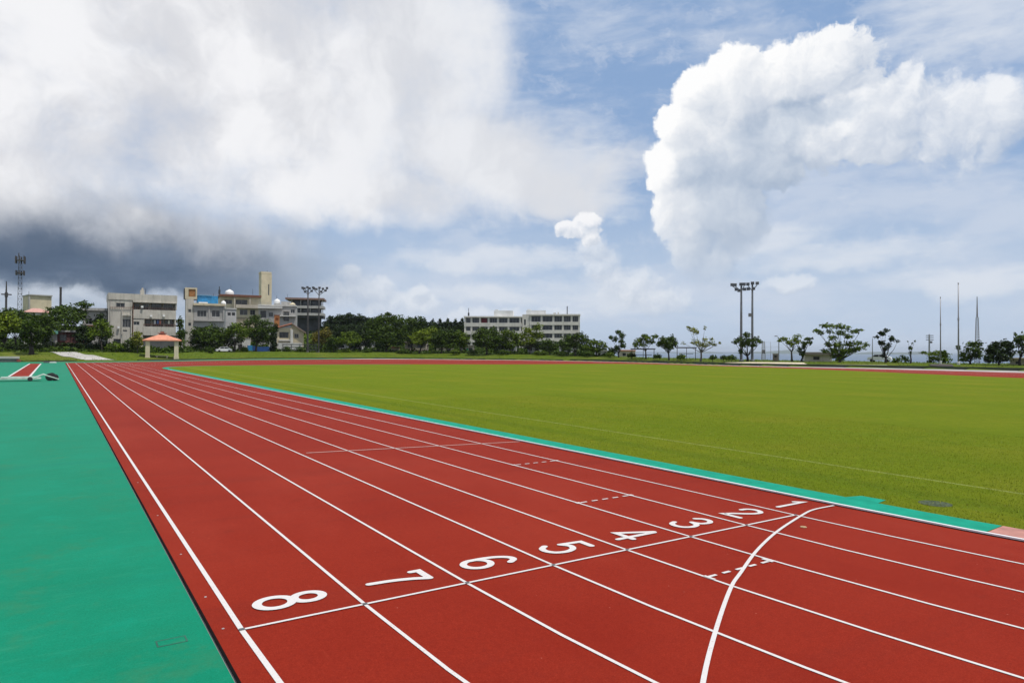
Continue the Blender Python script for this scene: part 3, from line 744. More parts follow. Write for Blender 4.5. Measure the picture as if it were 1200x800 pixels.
tree('dark tree between the forked tree and the columnar tree', (309, None), De(309, 20), [(308, 389, 8, 6), (313, 396, 7, 6), (303, 398, 7, 5), (296, 393, 7, 5)], 'dark', 0.16, 0.34, 1.2, GH, bark=BARKD)
tree('narrow dark columnar tree left of the gabled house', (320, None), De(320, 9), [(321, 388, 4, 6), (320, 396, 4.5, 7), (321, 404, 4.5, 6), (319, 410, 4, 4), (323, 383, 3, 4)], 'black', 0.28, 0.3, 1.3, GH, bark=BARKD)
tree('rusty olive-brown tree right of the gabled house behind the floodlight poles', (376, None), De(376, 24), [(374, 393, 8, 6), (382, 390, 7, 6), (369, 398, 6, 5), (379, 399, 8, 5), (386, 395, 5, 5)], 'olive', 0.14, 0.32, 1.1, GH)
tree('small dark tree just right of the second floodlight pole', (391, None), De(391, 14), [(390, 398, 7, 5), (396, 402, 6, 5), (385, 404, 5, 4), (392, 407, 7, 4)], 'dark', 0.13, 0.32, 1.1, GH)
for i, (x, w) in enumerate(((286, 5), (336, 5), (352, 6), (244, 6))):
    tree(('round low bush by the trunk of the leaning tree', 'low bush under the window of the gabled house', 'low bush at the foot of the first floodlight pole', 'low bush under the broad tree by the car')[i], (x, None), De(x, 9), [(x, 409, w, 3.5), (x+3, 411, w*0.7, 3)], 'dark', 0.06, 0.26, 1.1, 'bushes below the houses', name='bush', cat='bush')
# ---- the middle row
GM = 'row of trees along the far bank'
tree('small round-headed tree with a clear single trunk before the white wall', (411, None), De(411, 11), [(409, 393, 9, 5), (400, 398, 8, 5), (418, 398, 8, 5), (409, 400, 11, 5), (413, 391, 6, 3), (403, 393, 5, 4)], 'mid', 0.2, 0.34, 1.1, GM)
tree('largest dense tree of the row with a knobbly top', (453, None), De(453, 16), [(455, 368, 4, 3), (450, 374, 14, 6), (466, 376, 12, 7), (440, 381, 12, 8), (455, 384, 18, 9), (470, 388, 11, 9), (438, 392, 11, 8), (452, 395, 16, 9), (466, 399, 10, 8), (445, 403, 10, 6), (434, 386, 6, 6), (460, 373, 6, 4)], 'dark', 0.34, 0.38, 1.2, GM, bark=BARKD)
tree('slim taller tree pressed behind the right side of the largest tree', (482, None), De(482, 24), [(480, 376, 8, 5), (490, 379, 8, 6), (476, 384, 8, 7), (488, 389, 9, 7), (494, 374, 5, 3), (482, 396, 9, 6)], 'dark', 0.2, 0.36, 1.1, GM, bark=BARKD)
tree('yellow-green spreading tree with a short dark trunk, right of the largest one', (491, None), De(491, 11), [(486, 395, 7, 5), (496, 391, 9, 5), (507, 388, 9, 5), (502, 396, 10, 6), (512, 394, 6, 5), (490, 400, 8, 4)], 'bright', 0.24, 0.34, 1.1, GM, bark=BARKD)
tree('dark-bellied round tree left of the pale school wing', (517, None), De(517, 12), [(517, 391, 9, 5), (527, 393, 9, 6), (510, 396, 6, 5), (520, 399, 13, 6), (533, 398, 8, 6), (514, 404, 9, 4), (526, 405, 9, 4)], 'dark', 0.24, 0.34, 1.15, GM, bark=BARKD)
tree('mid green tree touching the left corner of the school', (540, None), De(540, 17), [(538, 392, 7, 6), (545, 397, 7, 6), (534, 400, 7, 5), (543, 404, 7, 5)], 'mid', 0.16, 0.34, 1.1, GM)
tree('dark globe-shaped tree covering the lower left wing of the school', (570, None), De(570, 11), [(566, 388, 9, 5), (578, 390, 8, 6), (560, 394, 8, 6), (571, 397, 14, 7), (582, 397, 6, 6), (563, 402, 9, 5), (576, 404, 9, 4)], 'dark', 0.24, 0.34, 1.2, GM, bark=BARKD)
tree('light green tree in front of the school between stair tower and left wing', (598, None), De(598, 15), [(593, 390, 8, 5), (602, 393, 8, 6), (590, 398, 7, 5), (606, 400, 7, 5), (598, 403, 9, 5)], 'mid', 0.16, 0.34, 1.0, GM)
tree('open airy light green tree before the school stair tower', (621, None), De(621, 13), [(630, 383, 6, 5), (618, 386, 6, 4), (624, 391, 9, 5), (613, 394, 7, 5), (633, 393, 6, 5), (622, 399, 9, 5), (612, 402, 6, 4)], 'bright', 0.16, 0.32, 0.8, GM)
tree('low dark tree under the right wing of the school', (644, None), De(644, 13), [(642, 401, 8, 4), (650, 405, 7, 4), (635, 407, 6, 4), (644, 409, 8, 4)], 'dark', 0.14, 0.32, 1.1, GM, bark=BARKD)
tree('spreading dark tree across the right corner of the school', (674, None), De(674, 13), [(668, 396, 9, 5), (679, 394, 9, 5), (686, 399, 7, 5), (661, 402, 8, 5), (673, 403, 12, 5), (684, 407, 8, 4), (664, 408, 8, 4)], 'dark', 0.22, 0.34, 1.15, GM, bark=BARKD)
tree('green tree at the right end of the dense row beyond the school', (699, None), De(699, 15), [(695, 401, 7, 4), (704, 403, 7, 4), (690, 407, 6, 4), (699, 409, 9, 4), (709, 406, 4, 3)], 'mid', 0.18, 0.32, 1.1, GM, bark=BARKD)
tree('dark tree with a knobbly upright crown standing clear against the sky', (725, None), De(725, 14), [(725, 389, 4, 3.2), (729, 393, 4, 3.5), (721, 397, 4, 3.2), (716, 395, 3, 2.2), (728, 400, 4, 3.2), (730, 405, 4, 3), (717, 411, 5, 4.5), (723, 408, 4, 4)], 'dark', 0.17, 0.28, 1.2, GM, bark=BARKD)
GS = 'trees by the far shelters'
tree('flat-topped tree over the first dark shelter', (757, None), De(757, 12), [(758, 396, 7, 2.8), (768, 394, 4, 2), (750, 399, 6, 3.2), (745, 404, 4, 2.8), (762, 400, 6, 2.8), (755, 393.5, 4, 2), (753, 404, 5, 2.5)], 'mid', 0.17, 0.28, 1.0, GS, bark=BARKD)
tree('rounded dark green tree between the two shelters', (784, None), De(784, 10), [(777, 398, 5, 4), (787, 397, 5, 4), (782, 402, 9, 4.5), (774, 403, 4.5, 3), (791, 402, 4, 4), (783, 407, 6, 3.5)], 'dark', 0.18, 0.28, 1.1, GS, bark=BARKD)
tree('straggly tree with thin foliage on long bare twigs right of the shelters', (821, None), De(821, 9), [(811, 386, 5, 3), (816, 389, 4, 3), (807, 383.5, 2.5, 1.6), (826, 384, 1.6, 2.2), (815, 401, 6, 3.2), (824, 404, 7, 3.5), (833, 402, 4, 2.6), (838, 404, 3, 1.8), (834, 397, 2.2, 1.6), (843, 401.5, 2, 1.3), (801, 402, 3, 1.8), (826, 398, 3.5, 3)], 'yellow', 0.19, 0.24, 0.62, GS, bark=BARKP)
tree('flat umbrella tree growing between the two tall floodlight poles', (876, None), De(876, 13), [(875, 392, 4, 3.4), (866, 398, 5, 3.4), (861, 401, 3.5, 1.8), (876, 399, 6, 5), (886, 398, 5, 3.4), (891, 400.5, 3, 1.8), (871, 404, 5, 3), (882, 404, 5, 2.8), (868, 411.5, 2.4, 3.5)], 'dark', 0.23, 0.26, 1.1, GS, bark=BARKD)
GR = 'trees on the right part of the far bank'
tree('small tree with flat separate leaf pads, left one of a leaning pair', (928, None), De(928, 12), [(919, 397, 5.5, 2.4), (914, 399, 3, 1.5), (935, 393.5, 4.5, 2), (932, 398, 4, 2.5), (928, 403, 3.5, 3.2), (924, 401, 3, 2), (935, 401, 3.5, 2.2)], 'bright', 0.17, 0.25, 1.05, GR)
tree('dark sloping tree with clumps to one side, right one of a leaning pair', (939, None), De(939, 12), [(947, 397, 4, 1.9), (951, 396.5, 2.5, 1.2), (943, 402, 4, 2.4), (949, 401.5, 3, 1.9), (937, 409, 4, 3.5), (942, 406, 3, 2.4), (940, 414, 3.4, 3.4)], 'dark', 0.19, 0.25, 1.1, GR, bark=BARKD)
tree('largest spreading tree on the right with tiered pads of leaves', (984, None), De(984, 13), [(957, 387.5, 5, 2), (968, 381.5, 7, 2.6), (981, 381.5, 8, 2.6), (992, 384, 6, 2.4), (1002, 388, 6, 2.4), (1009, 386.5, 3.5, 1.5), (962, 390, 4, 2), (972, 388, 4, 2.8), (985, 390, 6, 3.2), (976, 396, 5, 3.4), (994, 394, 5, 3), (1005, 402, 6.5, 2.8), (1015, 403.5, 4.5, 2.2), (970, 403, 4, 2.8), (982, 404, 7, 4), (995, 403, 6, 3.4), (1006, 408, 7, 2.6), (966, 411, 4, 2.6), (976, 411, 6, 4), (988, 412, 7, 4.5), (998, 410, 6, 3.4), (984, 419, 6, 3.8), (977, 417, 4, 3)], 'mid', 0.26, 0.27, 0.95, GR)
tree('dark windswept tree with round tufts on open forked branches', (1038, None), De(1038, 10), [(1038.5, 386.5, 3.6, 2), (1034, 391, 3.5, 2.4), (1028, 395, 2.2, 1.7), (1031, 390, 2.4, 1.6), (1045, 397, 3.6, 3), (1052, 399.5, 2.6, 1.6), (1033, 402, 3.6, 3.4), (1041, 404.5, 3.4, 3), (1037, 409, 3, 2.6), (1036, 416, 2.2, 3)], 'black', 0.18, 0.24, 1.25, GR, bark=BARKD)
tree('nearly leafless little tree with thin upright twigs', (1067, None), De(1067, 9), [(1067, 407.5, 2.2, 2.2), (1072, 399.5, 0.8, 1.2), (1064, 400, 0.6, 0.8), (1069, 402, 0.7, 1), (1067, 413, 1.3, 1.6)], 'dark', 0.14, 0.20, 0.7, GR, bark=BARKD)
tree('low flat-topped dark tree behind the first thin mast', (1102, None), De(1102, 14), [(1081, 413, 4, 1.4), (1093, 414.5, 7, 2.6), (1105, 415, 7, 3.4), (1095, 420, 7, 3.4), (1108, 421, 6.5, 3.8), (1090, 424, 3, 2), (1101, 412.5, 6, 1.8)], 'mid', 0.14, 0.26, 1.2, GR, bark=BARKD)
tree('rounded tree with dark left side between the two right masts', (1137, None), De(1137, 12), [(1138, 403, 6, 3.2), (1147, 402.5, 5.5, 2.6), (1133, 408, 4, 3), (1143, 409, 7, 4), (1128, 416, 4, 4.5), (1136, 417, 7, 4.5), (1147, 415, 5, 5), (1123.5, 407, 2.6, 2.6), (1130, 421, 5, 3)], 'dark', 0.18, 0.27, 1.15, GR, bark=BARKD)
tree('dark tree at the right frame edge with a single high tuft', (1195, None), De(1195, 14), [(1189.5, 391, 1.8, 1.6), (1197, 396, 6, 4.5), (1192, 399, 4, 3.5), (1205, 398, 6, 5), (1198, 404, 6, 4), (1203, 411, 6, 4), (1193, 412, 3.4, 2)], 'dark', 0.19, 0.27, 1.15, GR, bark=BARKD)
tree('wide domed dark shrub mass on the left of the beige hut', (1171, None), De(1171, 12), [(1167, 405, 7, 4), (1177, 402.5, 8, 4), (1184, 406, 5, 4), (1160, 410, 5, 4.5), (1172, 411, 11, 5), (1163, 419, 8, 5), (1176, 419, 9, 5), (1157, 421, 4, 4), (1184, 414, 5, 4)], 'black', 0.16, 0.27, 1.4, GR, name='large_shrub', cat='shrub', bark=BARKD)
tree('pair of low grey-green bushes left of the leafless little tree', (1052, None), De(1052, 10), [(1052, 421, 5.5, 3), (1048, 423, 3.4, 2.2)], 'mid', 0.06, 0.24, 1.1, 'low bushes on the far bank', name='bush', cat='bush')
tree('low dark bush touching the foot of the leafless little tree', (1061, None), De(1061, 11), [(1060, 419.5, 3.6, 2.4), (1063, 422, 4, 2.2), (1057, 417, 1.6, 1.4)], 'dark', 0.06, 0.24, 1.1, 'low bushes on the far bank', name='bush', cat='bush')
lows = [(403, 'bush under the small round-headed tree'), (430, 'bush left of the trunk of the largest dense tree'), (473, 'bush right of the trunk of the largest dense tree'), (533, 'bush below the dark-bellied round tree'),
        (553, 'bush left of the dark globe-shaped tree'), (590, 'bush right of the dark globe-shaped tree'), (634, 'bush at the foot of the low dark tree'), (660, 'bush left of the spreading dark tree'), (688, 'bush right of the spreading dark tree'),
        (715, 'bush at the foot of the knobbly upright tree'), (740, 'bush at the left post of the first shelter'), (770, 'bush at the right post of the first shelter'), (798, 'bush at the left post of the second shelter'), (835, 'bush right of the straggly tree'), (848, 'bush midway from the straggly tree to the floodlight poles'), (857, 'bush left of the nearer floodlight pole')]
for i, (x, lab) in enumerate(lows):
    y = np.interp(x, [400, 600, 700, 760, 860], [411, 412, 414, 416.5, 418.5]); w = random.Random(i).uniform(5, 8)*(1 if x < 700 else 0.7)
    tree('low dark ' + lab, (x, None), De(x, 9.5), [(x, y, w, 2.6), (x+w*0.7, y+1, w*0.6, 2.2), (x-w*0.6, y+1, w*0.6, 2)], 'dark' if i % 3 else 'mid', 0.05, 0.28, 1.1, 'low bushes on the far bank', name='bush', cat='bush')
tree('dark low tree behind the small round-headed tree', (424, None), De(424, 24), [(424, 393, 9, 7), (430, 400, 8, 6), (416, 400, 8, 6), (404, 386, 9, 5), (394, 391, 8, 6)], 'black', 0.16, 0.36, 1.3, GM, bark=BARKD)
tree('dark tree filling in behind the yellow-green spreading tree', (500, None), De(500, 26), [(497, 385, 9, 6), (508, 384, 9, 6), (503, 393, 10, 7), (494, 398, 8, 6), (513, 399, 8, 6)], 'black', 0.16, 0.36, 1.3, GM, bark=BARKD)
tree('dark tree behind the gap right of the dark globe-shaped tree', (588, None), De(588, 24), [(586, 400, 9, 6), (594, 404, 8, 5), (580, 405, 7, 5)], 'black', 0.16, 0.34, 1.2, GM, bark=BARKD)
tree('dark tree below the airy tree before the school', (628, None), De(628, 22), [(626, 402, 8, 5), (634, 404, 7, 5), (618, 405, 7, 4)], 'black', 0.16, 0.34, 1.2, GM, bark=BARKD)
# ---- the wood on the hill behind: every crown a tree
g0 = random.Random(5)
ridge = [(388, 371, 9), (398, 369, 9), (409, 367.5, 9), (421, 369, 10), (431, 372, 9), (442, 373, 9), (486, 374, 8), (497, 376, 8), (506, 377, 7), (515, 376.5, 7), (524, 376, 7), (533, 377, 7), (541, 376, 6),
         (383, 379, 9), (396, 381, 10), (412, 380, 11), (428, 382, 10), (503, 384, 10), (518, 384, 10), (533, 385, 9)]
for i, (x, t, w) in enumerate(ridge):
    fine = x > 480
    D = De(x, 110 if i < 13 else 85)
    tree('very dark dense tree in the wood on the ridge behind the park trees', (x, None), D, [(x, t+3, w*0.7, 4), (x-w*0.4, t+8, w*0.7, 6), (x+w*0.45, t+8, w*0.7, 6), (x, t+14, w, 8)] + ([(x+1, t-1.5, 1.6, 2.6)] if fine else []), 'black', 0.25, 0.55, 1.3, 'trees of the wood on the ridge', name='woodland_tree', bark=BARKD)

# ---- hedge by the path
def hedge(label, pxa, pxb, D, top, kind, grp='hedges'):
    NT[0] += 1
    a = on_ground(pxa, D); root = empty('hedge', on_ground((pxa+pxb)/2, D)); tag(root, label, 'hedge', grp)
    b0 = np.array(root.location); n = 16; cen = []; rad = []
    for t in np.linspace(0, 1, n):
        x = pxa+(pxb-pxa)*t; p = on_ground(x, D); k = D/FPX
        zt = at(x, top, D)[2]; h = max(0.5, zt-p[2])
        cen.append(p-b0+np.array([0, 0, h*0.5])); rad.append((k*(pxb-pxa)/n*1.1, 0.8, h*0.55))
    quads_mesh('foliage', leaf_quads(cen, rad, 3800, 0.26, 300+NT[0]), LEAF[kind], root)
    bm = bm_new()
    for c in cen: add_tube(bm, [(c[0], c[1], c[2]-1.2), tuple(c)], [0.08, 0.04], 5)
    obj('stems', bm, BARKD, root)
hedge('long clipped dark hedge running along the concrete path', 40, 128, De(80, 24), 401, 'black')
hedge('low hedge at the foot of the trees in the left corner', -20, 34, De(5, 23), 403, 'black')

# ------------------------------------------------------------------ buildings
class Bld:
    """a facade plane through pixel columns l..r at distance D, turned by `turn` degrees; features are given in photo pixels"""
    def __init__(s, name, label, cat, l, r_, D, base_py=None, turn=0, group=None, kind=None):
        m = (l+r_)/2; s.p = np.array(at(m, horizon(m), D)); z = terrain(s.p[0], s.p[1])
        if base_py is not None: z = at(m, base_py, D)[2]
        v = s.p[:2]-CAM[:2]; v = v/np.hypot(*v); a = math.atan2(v[0], v[1])-R(turn)
        s.n = np.array([math.sin(a), math.cos(a), 0]); s.x = np.array([math.cos(a), -math.sin(a), 0])
        s.base = np.array([s.p[0], s.p[1], z]); s.root = empty(name, s.base, -a); tag(s.root, label, cat, group)
    def uz(s, px, py):
        d = ray(px, py); t = ((s.base-CAM)@s.n)/(d@s.n); q = CAM+d*t-s.base
        return q@s.x, q[2]
    def rect(s, l, r_, t, b):
        mx, my = (l+r_)/2, (t+b)/2
        u0, u1 = s.uz(l, my)[0], s.uz(r_, my)[0]; z1 = s.uz(mx, t)[1]; z0 = s.uz(mx, b)[1] if b is not None else -1.5
        return u0, u1, z0, z1
    def box(s, name, l, r_, t, b, y0, y1, mat, parent=None, bm=None):
        u0, u1, z0, z1 = s.rect(l, r_, t, b if b is not None else t+5)
        if b is None: z0 = -1.5
        own = bm is None
        if own: bm = bm_new()
        add_box(bm, u0, u1, y0, y1, z0, z1)
        if own: return obj(name, bm, mat, parent or s.root)
    def wall(s, l, r_, t, holes, depth, mat, recess=0.18, b=None, name='wall', top=True):
        """solid with openings in its front face; returns the object"""
        u0, u1, z0, z1 = s.rect(l, r_, t, b if b is not None else t+5)
        if b is None: z0 = -1.5
        H = [s.rect(*h[:4]) + ((h[4] if len(h) > 4 else recess),) for h in holes]
        xs = sorted({u0, u1, *[min(max(h[0], u0), u1) for h in H], *[min(max(h[1], u0), u1) for h in H]}); zs = sorted({z0, z1, *[h[2] for h in H], *[h[3] for h in H]})
        bm = bm_new()
        def quad(*v): bm.faces.new([bm.verts.new(q) for q in v])
        for xa, xb in zip(xs, xs[1:]):
            for za, zb in zip(zs, zs[1:]):
                cx, cz = (xa+xb)/2, (za+zb)/2
                if any(h[0] < cx < h[1] and h[2] < cz < h[3] for h in H): continue
                quad((xa, 0, za), (xb, 0, za), (xb, 0, zb), (xa, 0, zb))
        for (a, c, e, f, rc) in H:
            quad((a, 0, e), (a, rc, e), (a, rc, f), (a, 0, f)); quad((c, 0, e), (c, 0, f), (c, rc, f), (c, rc, e))
            quad((a, 0, e), (c, 0, e), (c, rc, e), (a, rc, e)); quad((a, 0, f), (a, rc, f), (c, rc, f), (c, 0, f))
            if rc > 0.4: quad((a, rc, e), (c, rc, e), (c, rc, f), (a, rc, f))
        quad((u0, 0, z0), (u0, 0, z1), (u0, depth, z1), (u0, depth, z0)); quad((u1, 0, z0), (u1, depth, z0), (u1, depth, z1), (u1, 0, z1))
        quad((u0, depth, z0), (u0, depth, z1), (u1, depth, z1), (u1, depth, z0)); quad((u0, 0, z1), (u1, 0, z1), (u1, depth, z1), (u0, depth, z1))
        return obj(name, bm, mat, s.root)
    def window(s, l, r_, t, b, y=0.16, n=2, fm=None, name='window', bars=0, fw_=0.07):
        """frame set into the opening with its pane as a sub-part"""
        u0, u1, z0, z1 = s.rect(l, r_, t, b); f = fw_; bm = bm_new()
        add_box(bm, u0, u1, y-0.05, y+0.04, z0, z0+f); add_box(bm, u0, u1, y-0.05, y+0.04, z1-f, z1)
        add_box(bm, u0, u0+f, y-0.05, y+0.04, z0+f, z1-f); add_box(bm, u1-f, u1, y-0.05, y+0.04, z0+f, z1-f)
        for k in range(1, n):
            x = u0+(u1-u0)*k/n; add_box(bm, x-f*0.4, x+f*0.4, y-0.045, y+0.03, z0+f, z1-f)
        o = obj(name, bm, fm or FRAME, s.root)
        bm = bm_new(); add_box(bm, u0+0.01, u1-0.01, y+0.005, y+0.028, z0+0.01, z1-0.01)
        obj('pane', bm, glass_mat(), o); return o
    def railing(s, l, r_, t, b, y, mat, name='railing', n=None):
        u0, u1, z0, z1 = s.rect(l, r_, t, b); bm = bm_new(); w = 0.05
        add_box(bm, u0, u1, y, y+w, z1-w, z1); add_box(bm, u0, u1, y+0.004, y+w-0.004, (z0+z1)/2, (z0+z1)/2+w*0.7)
        n = n or max(3, int((u1-u0)/0.45))
        for k in range(n+1):
            x = u0+(u1-u0-w)*k/n; add_box(bm, x, x+w, y+0.006, y+w-0.006, z0, z1-w)
        return obj(name, bm, mat, s.root)
    def tube(s, name, px, t, b, rad, y, mat, n=8, parent=None):
        u, z1 = s.uz(px, t); z0 = s.uz(px, b)[1]; bm = bm_new(); add_tube(bm, [(u, y, z0), (u, y, z1)], rad, n); return obj(name, bm, mat, parent or s.root)
    def dome(s, name, l, r_, t, b, y, mat):
        u0, u1, z0, z1 = s.rect(l, r_, t, b); r0 = (u1-u0)/2; h = z1-z0; bm = bm_new()
        add_lathe(bm, [(r0*0.92, z0), (r0, z0+h*0.1), (r0, z0+h*0.55), (r0*0.86, z0+h*0.72), (r0*0.5, z0+h*0.88), (r0*0.28, z0+h*0.9), (r0*0.26, z1)], (u0+u1)/2, y, 18); return obj(name, bm, mat, s.root, True)

FRAME = plain('grey_window_frame', (0.35, 0.35, 0.34), 0.5); WFRAME = plain('white_window_frame', (0.62, 0.61, 0.58), 0.5); DFRAME = plain('dark_window_frame', (0.05, 0.045, 0.04), 0.5)
CON = wall_mat('weathered_beige_concrete', (0.52, 0.485, 0.42), 0.85); CONG = wall_mat('weathered_grey_concrete', (0.40, 0.385, 0.36), 0.8); CONW = wall_mat('off_white_render', (0.62, 0.61, 0.57), 0.4)
CREAM = wall_mat('cream_render', (0.60, 0.52, 0.36), 0.4); BEIGE = wall_mat('beige_render', (0.52, 0.46, 0.37), 0.45); WHITE = wall_mat('bright_white_render', (0.76, 0.76, 0.74), 0.15); DARKIN = plain('painted_opening_shade', (0.03, 0.028, 0.026), 0.9)
BROWN = plain('brown_rusty_paint', (0.17, 0.065, 0.035), 0.7, 0, 0.4); RUST = plain('orange_brown_paint', (0.34, 0.15, 0.045), 0.7, 0, 0.3); SALMON = plain('salmon_roof_tiles', (0.62, 0.24, 0.15), 0.75, 0, 0.3, 2.5)
BLUE = plain('bright_blue_sheet', (0.03, 0.24, 0.50), 0.5, 0, 0.3, 1.5); BLUED = plain('deep_blue_tarpaulin', (0.015, 0.07, 0.26), 0.5, 0, 0.3, 1.5); STEEL = plain('galvanised_steel', (0.20, 0.20, 0.205), 0.5, 0.4, 0.25, 2); DSTEEL = plain('dark_painted_steel', (0.055, 0.058, 0.065), 0.55, 0.2, 0.3, 2)
TANKW = plain('white_tank', (0.78, 0.77, 0.74), 0.45, 0, 0.1); TEAL = plain('teal_sheet_roof', (0.16, 0.42, 0.34), 0.6, 0, 0.2)

# far left roofs
b = Bld('house', 'square beige tank-like house block rising behind the layered dark tree', 'house', 33, 62, De(48, 90), None, 12)
b.wall(34.5, 60.5, 346.5, [], 8, CREAM); b.box('roof', 33.8, 61.2, 345.4, 346.7, -0.4, 8.4, CONG)
b.box('side_panel', 33.5, 35.2, 347, 362, -0.3, 0.3, CONG); b.tube('antenna', 34.3, 341, 346, 0.05, 0.4, DSTEEL)
b = Bld('house', 'house with a faded pink roof in front of the beige block', 'house', 26, 62, De(44, 62), None, 6)
b.wall(28, 60, 365.5, [(33, 39, 370, 376), (46, 53, 370, 376)], 7, CONW); b.window(33, 39, 370, 376); b.window(46, 53, 370, 376)
u0, u1, z0, z1 = b.rect(26, 62, 360.5, 366); bm = bm_new()
v = [bm.verts.new(p) for p in ((u0, -0.6, z0), (u1, -0.6, z0), (u1, 7.6, z0), (u0, 7.6, z0), (u0+2.5, 3.5, z1), (u1-2.5, 3.5, z1))]
for f in ((3, 2, 1, 0), (0, 1, 5, 4), (1, 2, 5), (2, 3, 4, 5), (3, 0, 4)): bm.faces.new([v[i] for i in f])
obj('roof', bm, plain('faded_pink_roof', (0.50, 0.27, 0.22), 0.8), b.root)
b = Bld('shed', 'low shed with a pale teal roof under the layered dark tree', 'shed', 50, 68, De(59, 29), None, 5)
b.wall(51, 67, 391, [(54, 58, 394, 400)], 3, CONG); b.window(54, 58, 394, 400); b.box('roof', 50.3, 67.8, 387.4, 391, -0.5, 3.5, TEAL)
b = Bld('house', 'grey low house partly hidden left of the beige flats', 'house', 96, 126, De(110, 44), None, -8)
b.wall(97, 125, 364, [(100, 108, 373, 380), (112, 119, 373, 380)], 9, CONG); b.window(100, 108, 373, 380); b.window(112, 119, 373, 380)
b.box('roof', 95.5, 126, 361, 364, -0.7, 9.3, CONG); b.box('awning', 98, 112, 381, 383, -1.4, -0.02, BROWN)
b = Bld('house', 'dim reddish-brown house low behind the hedge by the path', 'house', 62, 104, De(83, 30), None, 0)
b.wall(63, 103, 389, [(70, 78, 392, 399), (88, 96, 392, 399)], 5, plain('dull_red_wall', (0.12, 0.045, 0.04), 0.9, 0, 0.5, 1)); b.window(70, 78, 392, 399, fm=DFRAME); b.window(88, 96, 392, 399, fm=DFRAME); b.box('roof', 62, 104, 387, 389, -0.4, 5.3, CONG)

# beige flats behind the pavilion
b = Bld('apartment_building', 'stained beige three-storey flats behind the salmon roofed pavilion', 'apartment building', 127, 208, De(168, 36), None, 4)
b_flats = b
b.wall(127, 155.2, 351, [(136, 146.3, 354.8, 360), (143.3, 153.3, 373.8, 383.5), (144, 149, 386.5, 388.5), (133, 141.5, 397, 404)], 11, CON)
b.window(136, 146.3, 354.8, 360); b.window(143.3, 153.3, 373.8, 383.5, n=3); b.window(144, 149, 386.5, 388.5, n=1); b.window(133, 141.5, 397, 404, fm=DFRAME)
b.box('parapet', 126.6, 155.6, 343.6, 351.05, -0.15, 11.1, CON)
b.box('bay_frame', 142.3, 143.3, 363.8, 391.5, -0.35, 0.02, CON); b.box('bay_frame', 153.3, 154.3, 363.8, 391.5, -0.35, 0.02, CON); b.box('bay_frame', 143.32, 153.28, 368.2, 370, -0.32, 0.02, CON)
b.railing(129, 155.5, 359.6, 362.6, -0.25, BROWN)
# right part: recessed balconies between slabs
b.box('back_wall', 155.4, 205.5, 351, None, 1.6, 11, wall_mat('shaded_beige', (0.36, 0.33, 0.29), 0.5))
b.box('parapet', 155.7, 207.6, 345.4, 354.2, -0.18, 11.05, CON)
b.box('roof', 155.75, 207.3, 354.22, 355.0, -0.5, 1.58, CON)
b.box('balcony', 155.6, 206.2, 363.2, 373.6, -0.1, 1.58, CON); b.box('side_wall', 205.6, 207.2, 355.02, 363.18, 0, 10.9, CON); b.box('side_wall', 204.6, 206.2, 373.62, 383, 0, 1.58, CON)
b.wall(155.5, 167.6, 373.62, [(156.4, 163.4, 376.6, 380.8)], 1.58, CON, name='front_wall'); b.window(156.4, 163.4, 376.6, 380.8)
b.box('balcony', 167.7, 206, 382.8, 393, -0.08, 1.58, CON); b.box('pier', 167.7, 169.2, 373.62, 382.78, 0.0, 1.5, CON)
for (l, r_, t, bb) in ((158, 164, 355.4, 362.8), (168, 175, 355.4, 362.8), (178, 190, 355.4, 362.8), (192, 203, 355.4, 362.8), (171, 177, 374.2, 382.4), (180, 192, 374.2, 382.4), (194, 203, 374.2, 382.4)):
    b.window(l, r_, t, bb, y=1.5, n=2, fm=DFRAME if l not in (168, 192) else FRAME)
b.railing(156, 206, 360.2, 363.15, -0.05, BROWN); b.railing(168, 206, 379.8, 382.75, -0.04, BROWN)
b.box('roof_box', 165.5, 170, 339, 345.4, 2, 4, CON); b.box('roof_box', 167, 169, 336.5, 339, 2.4, 3.2, BEIGE); b.tube('pipe', 171.2, 337.5, 345.4, 0.06, 2.2, DSTEEL)
b = Bld('house', 'small white annex squeezed right of the beige flats', 'house', 205, 215, De(210, 34), None, 4)
b.wall(206, 214.5, 392.5, [(207.5, 211, 399, 403)], 6, CONW); b.window(207.5, 211, 399, 403, n=1); b.box('roof', 205.6, 214.8, 391.6, 392.5, -0.2, 6.2, CONG)

for (l, t) in ((175.6, 371.3), (190.6, 371.2), (165.2, 360.6), (137.5, 384.6)):
    b_ac = b_flats; b_ac.box('air_conditioner', l, l+2.6, t-2.2, t, -0.55, -0.2, TANKW)
b_flats.tube('drain_pipe', 156.0, 355, 400, 0.07, -0.2, BROWN); b_flats.tube('drain_pipe', 129.0, 352, 404, 0.06, -0.1, CONG)
for (l, c) in ((180.5, (0.55, 0.55, 0.52)), (184, (0.10, 0.16, 0.35)), (186.8, (0.5, 0.2, 0.16)), (197, (0.6, 0.58, 0.5))):
    b_flats.box('laundry', l, l+2.2, 375, 379.4, 0.5, 0.54, plain('cloth_%d' % int(l), c, 0.9))
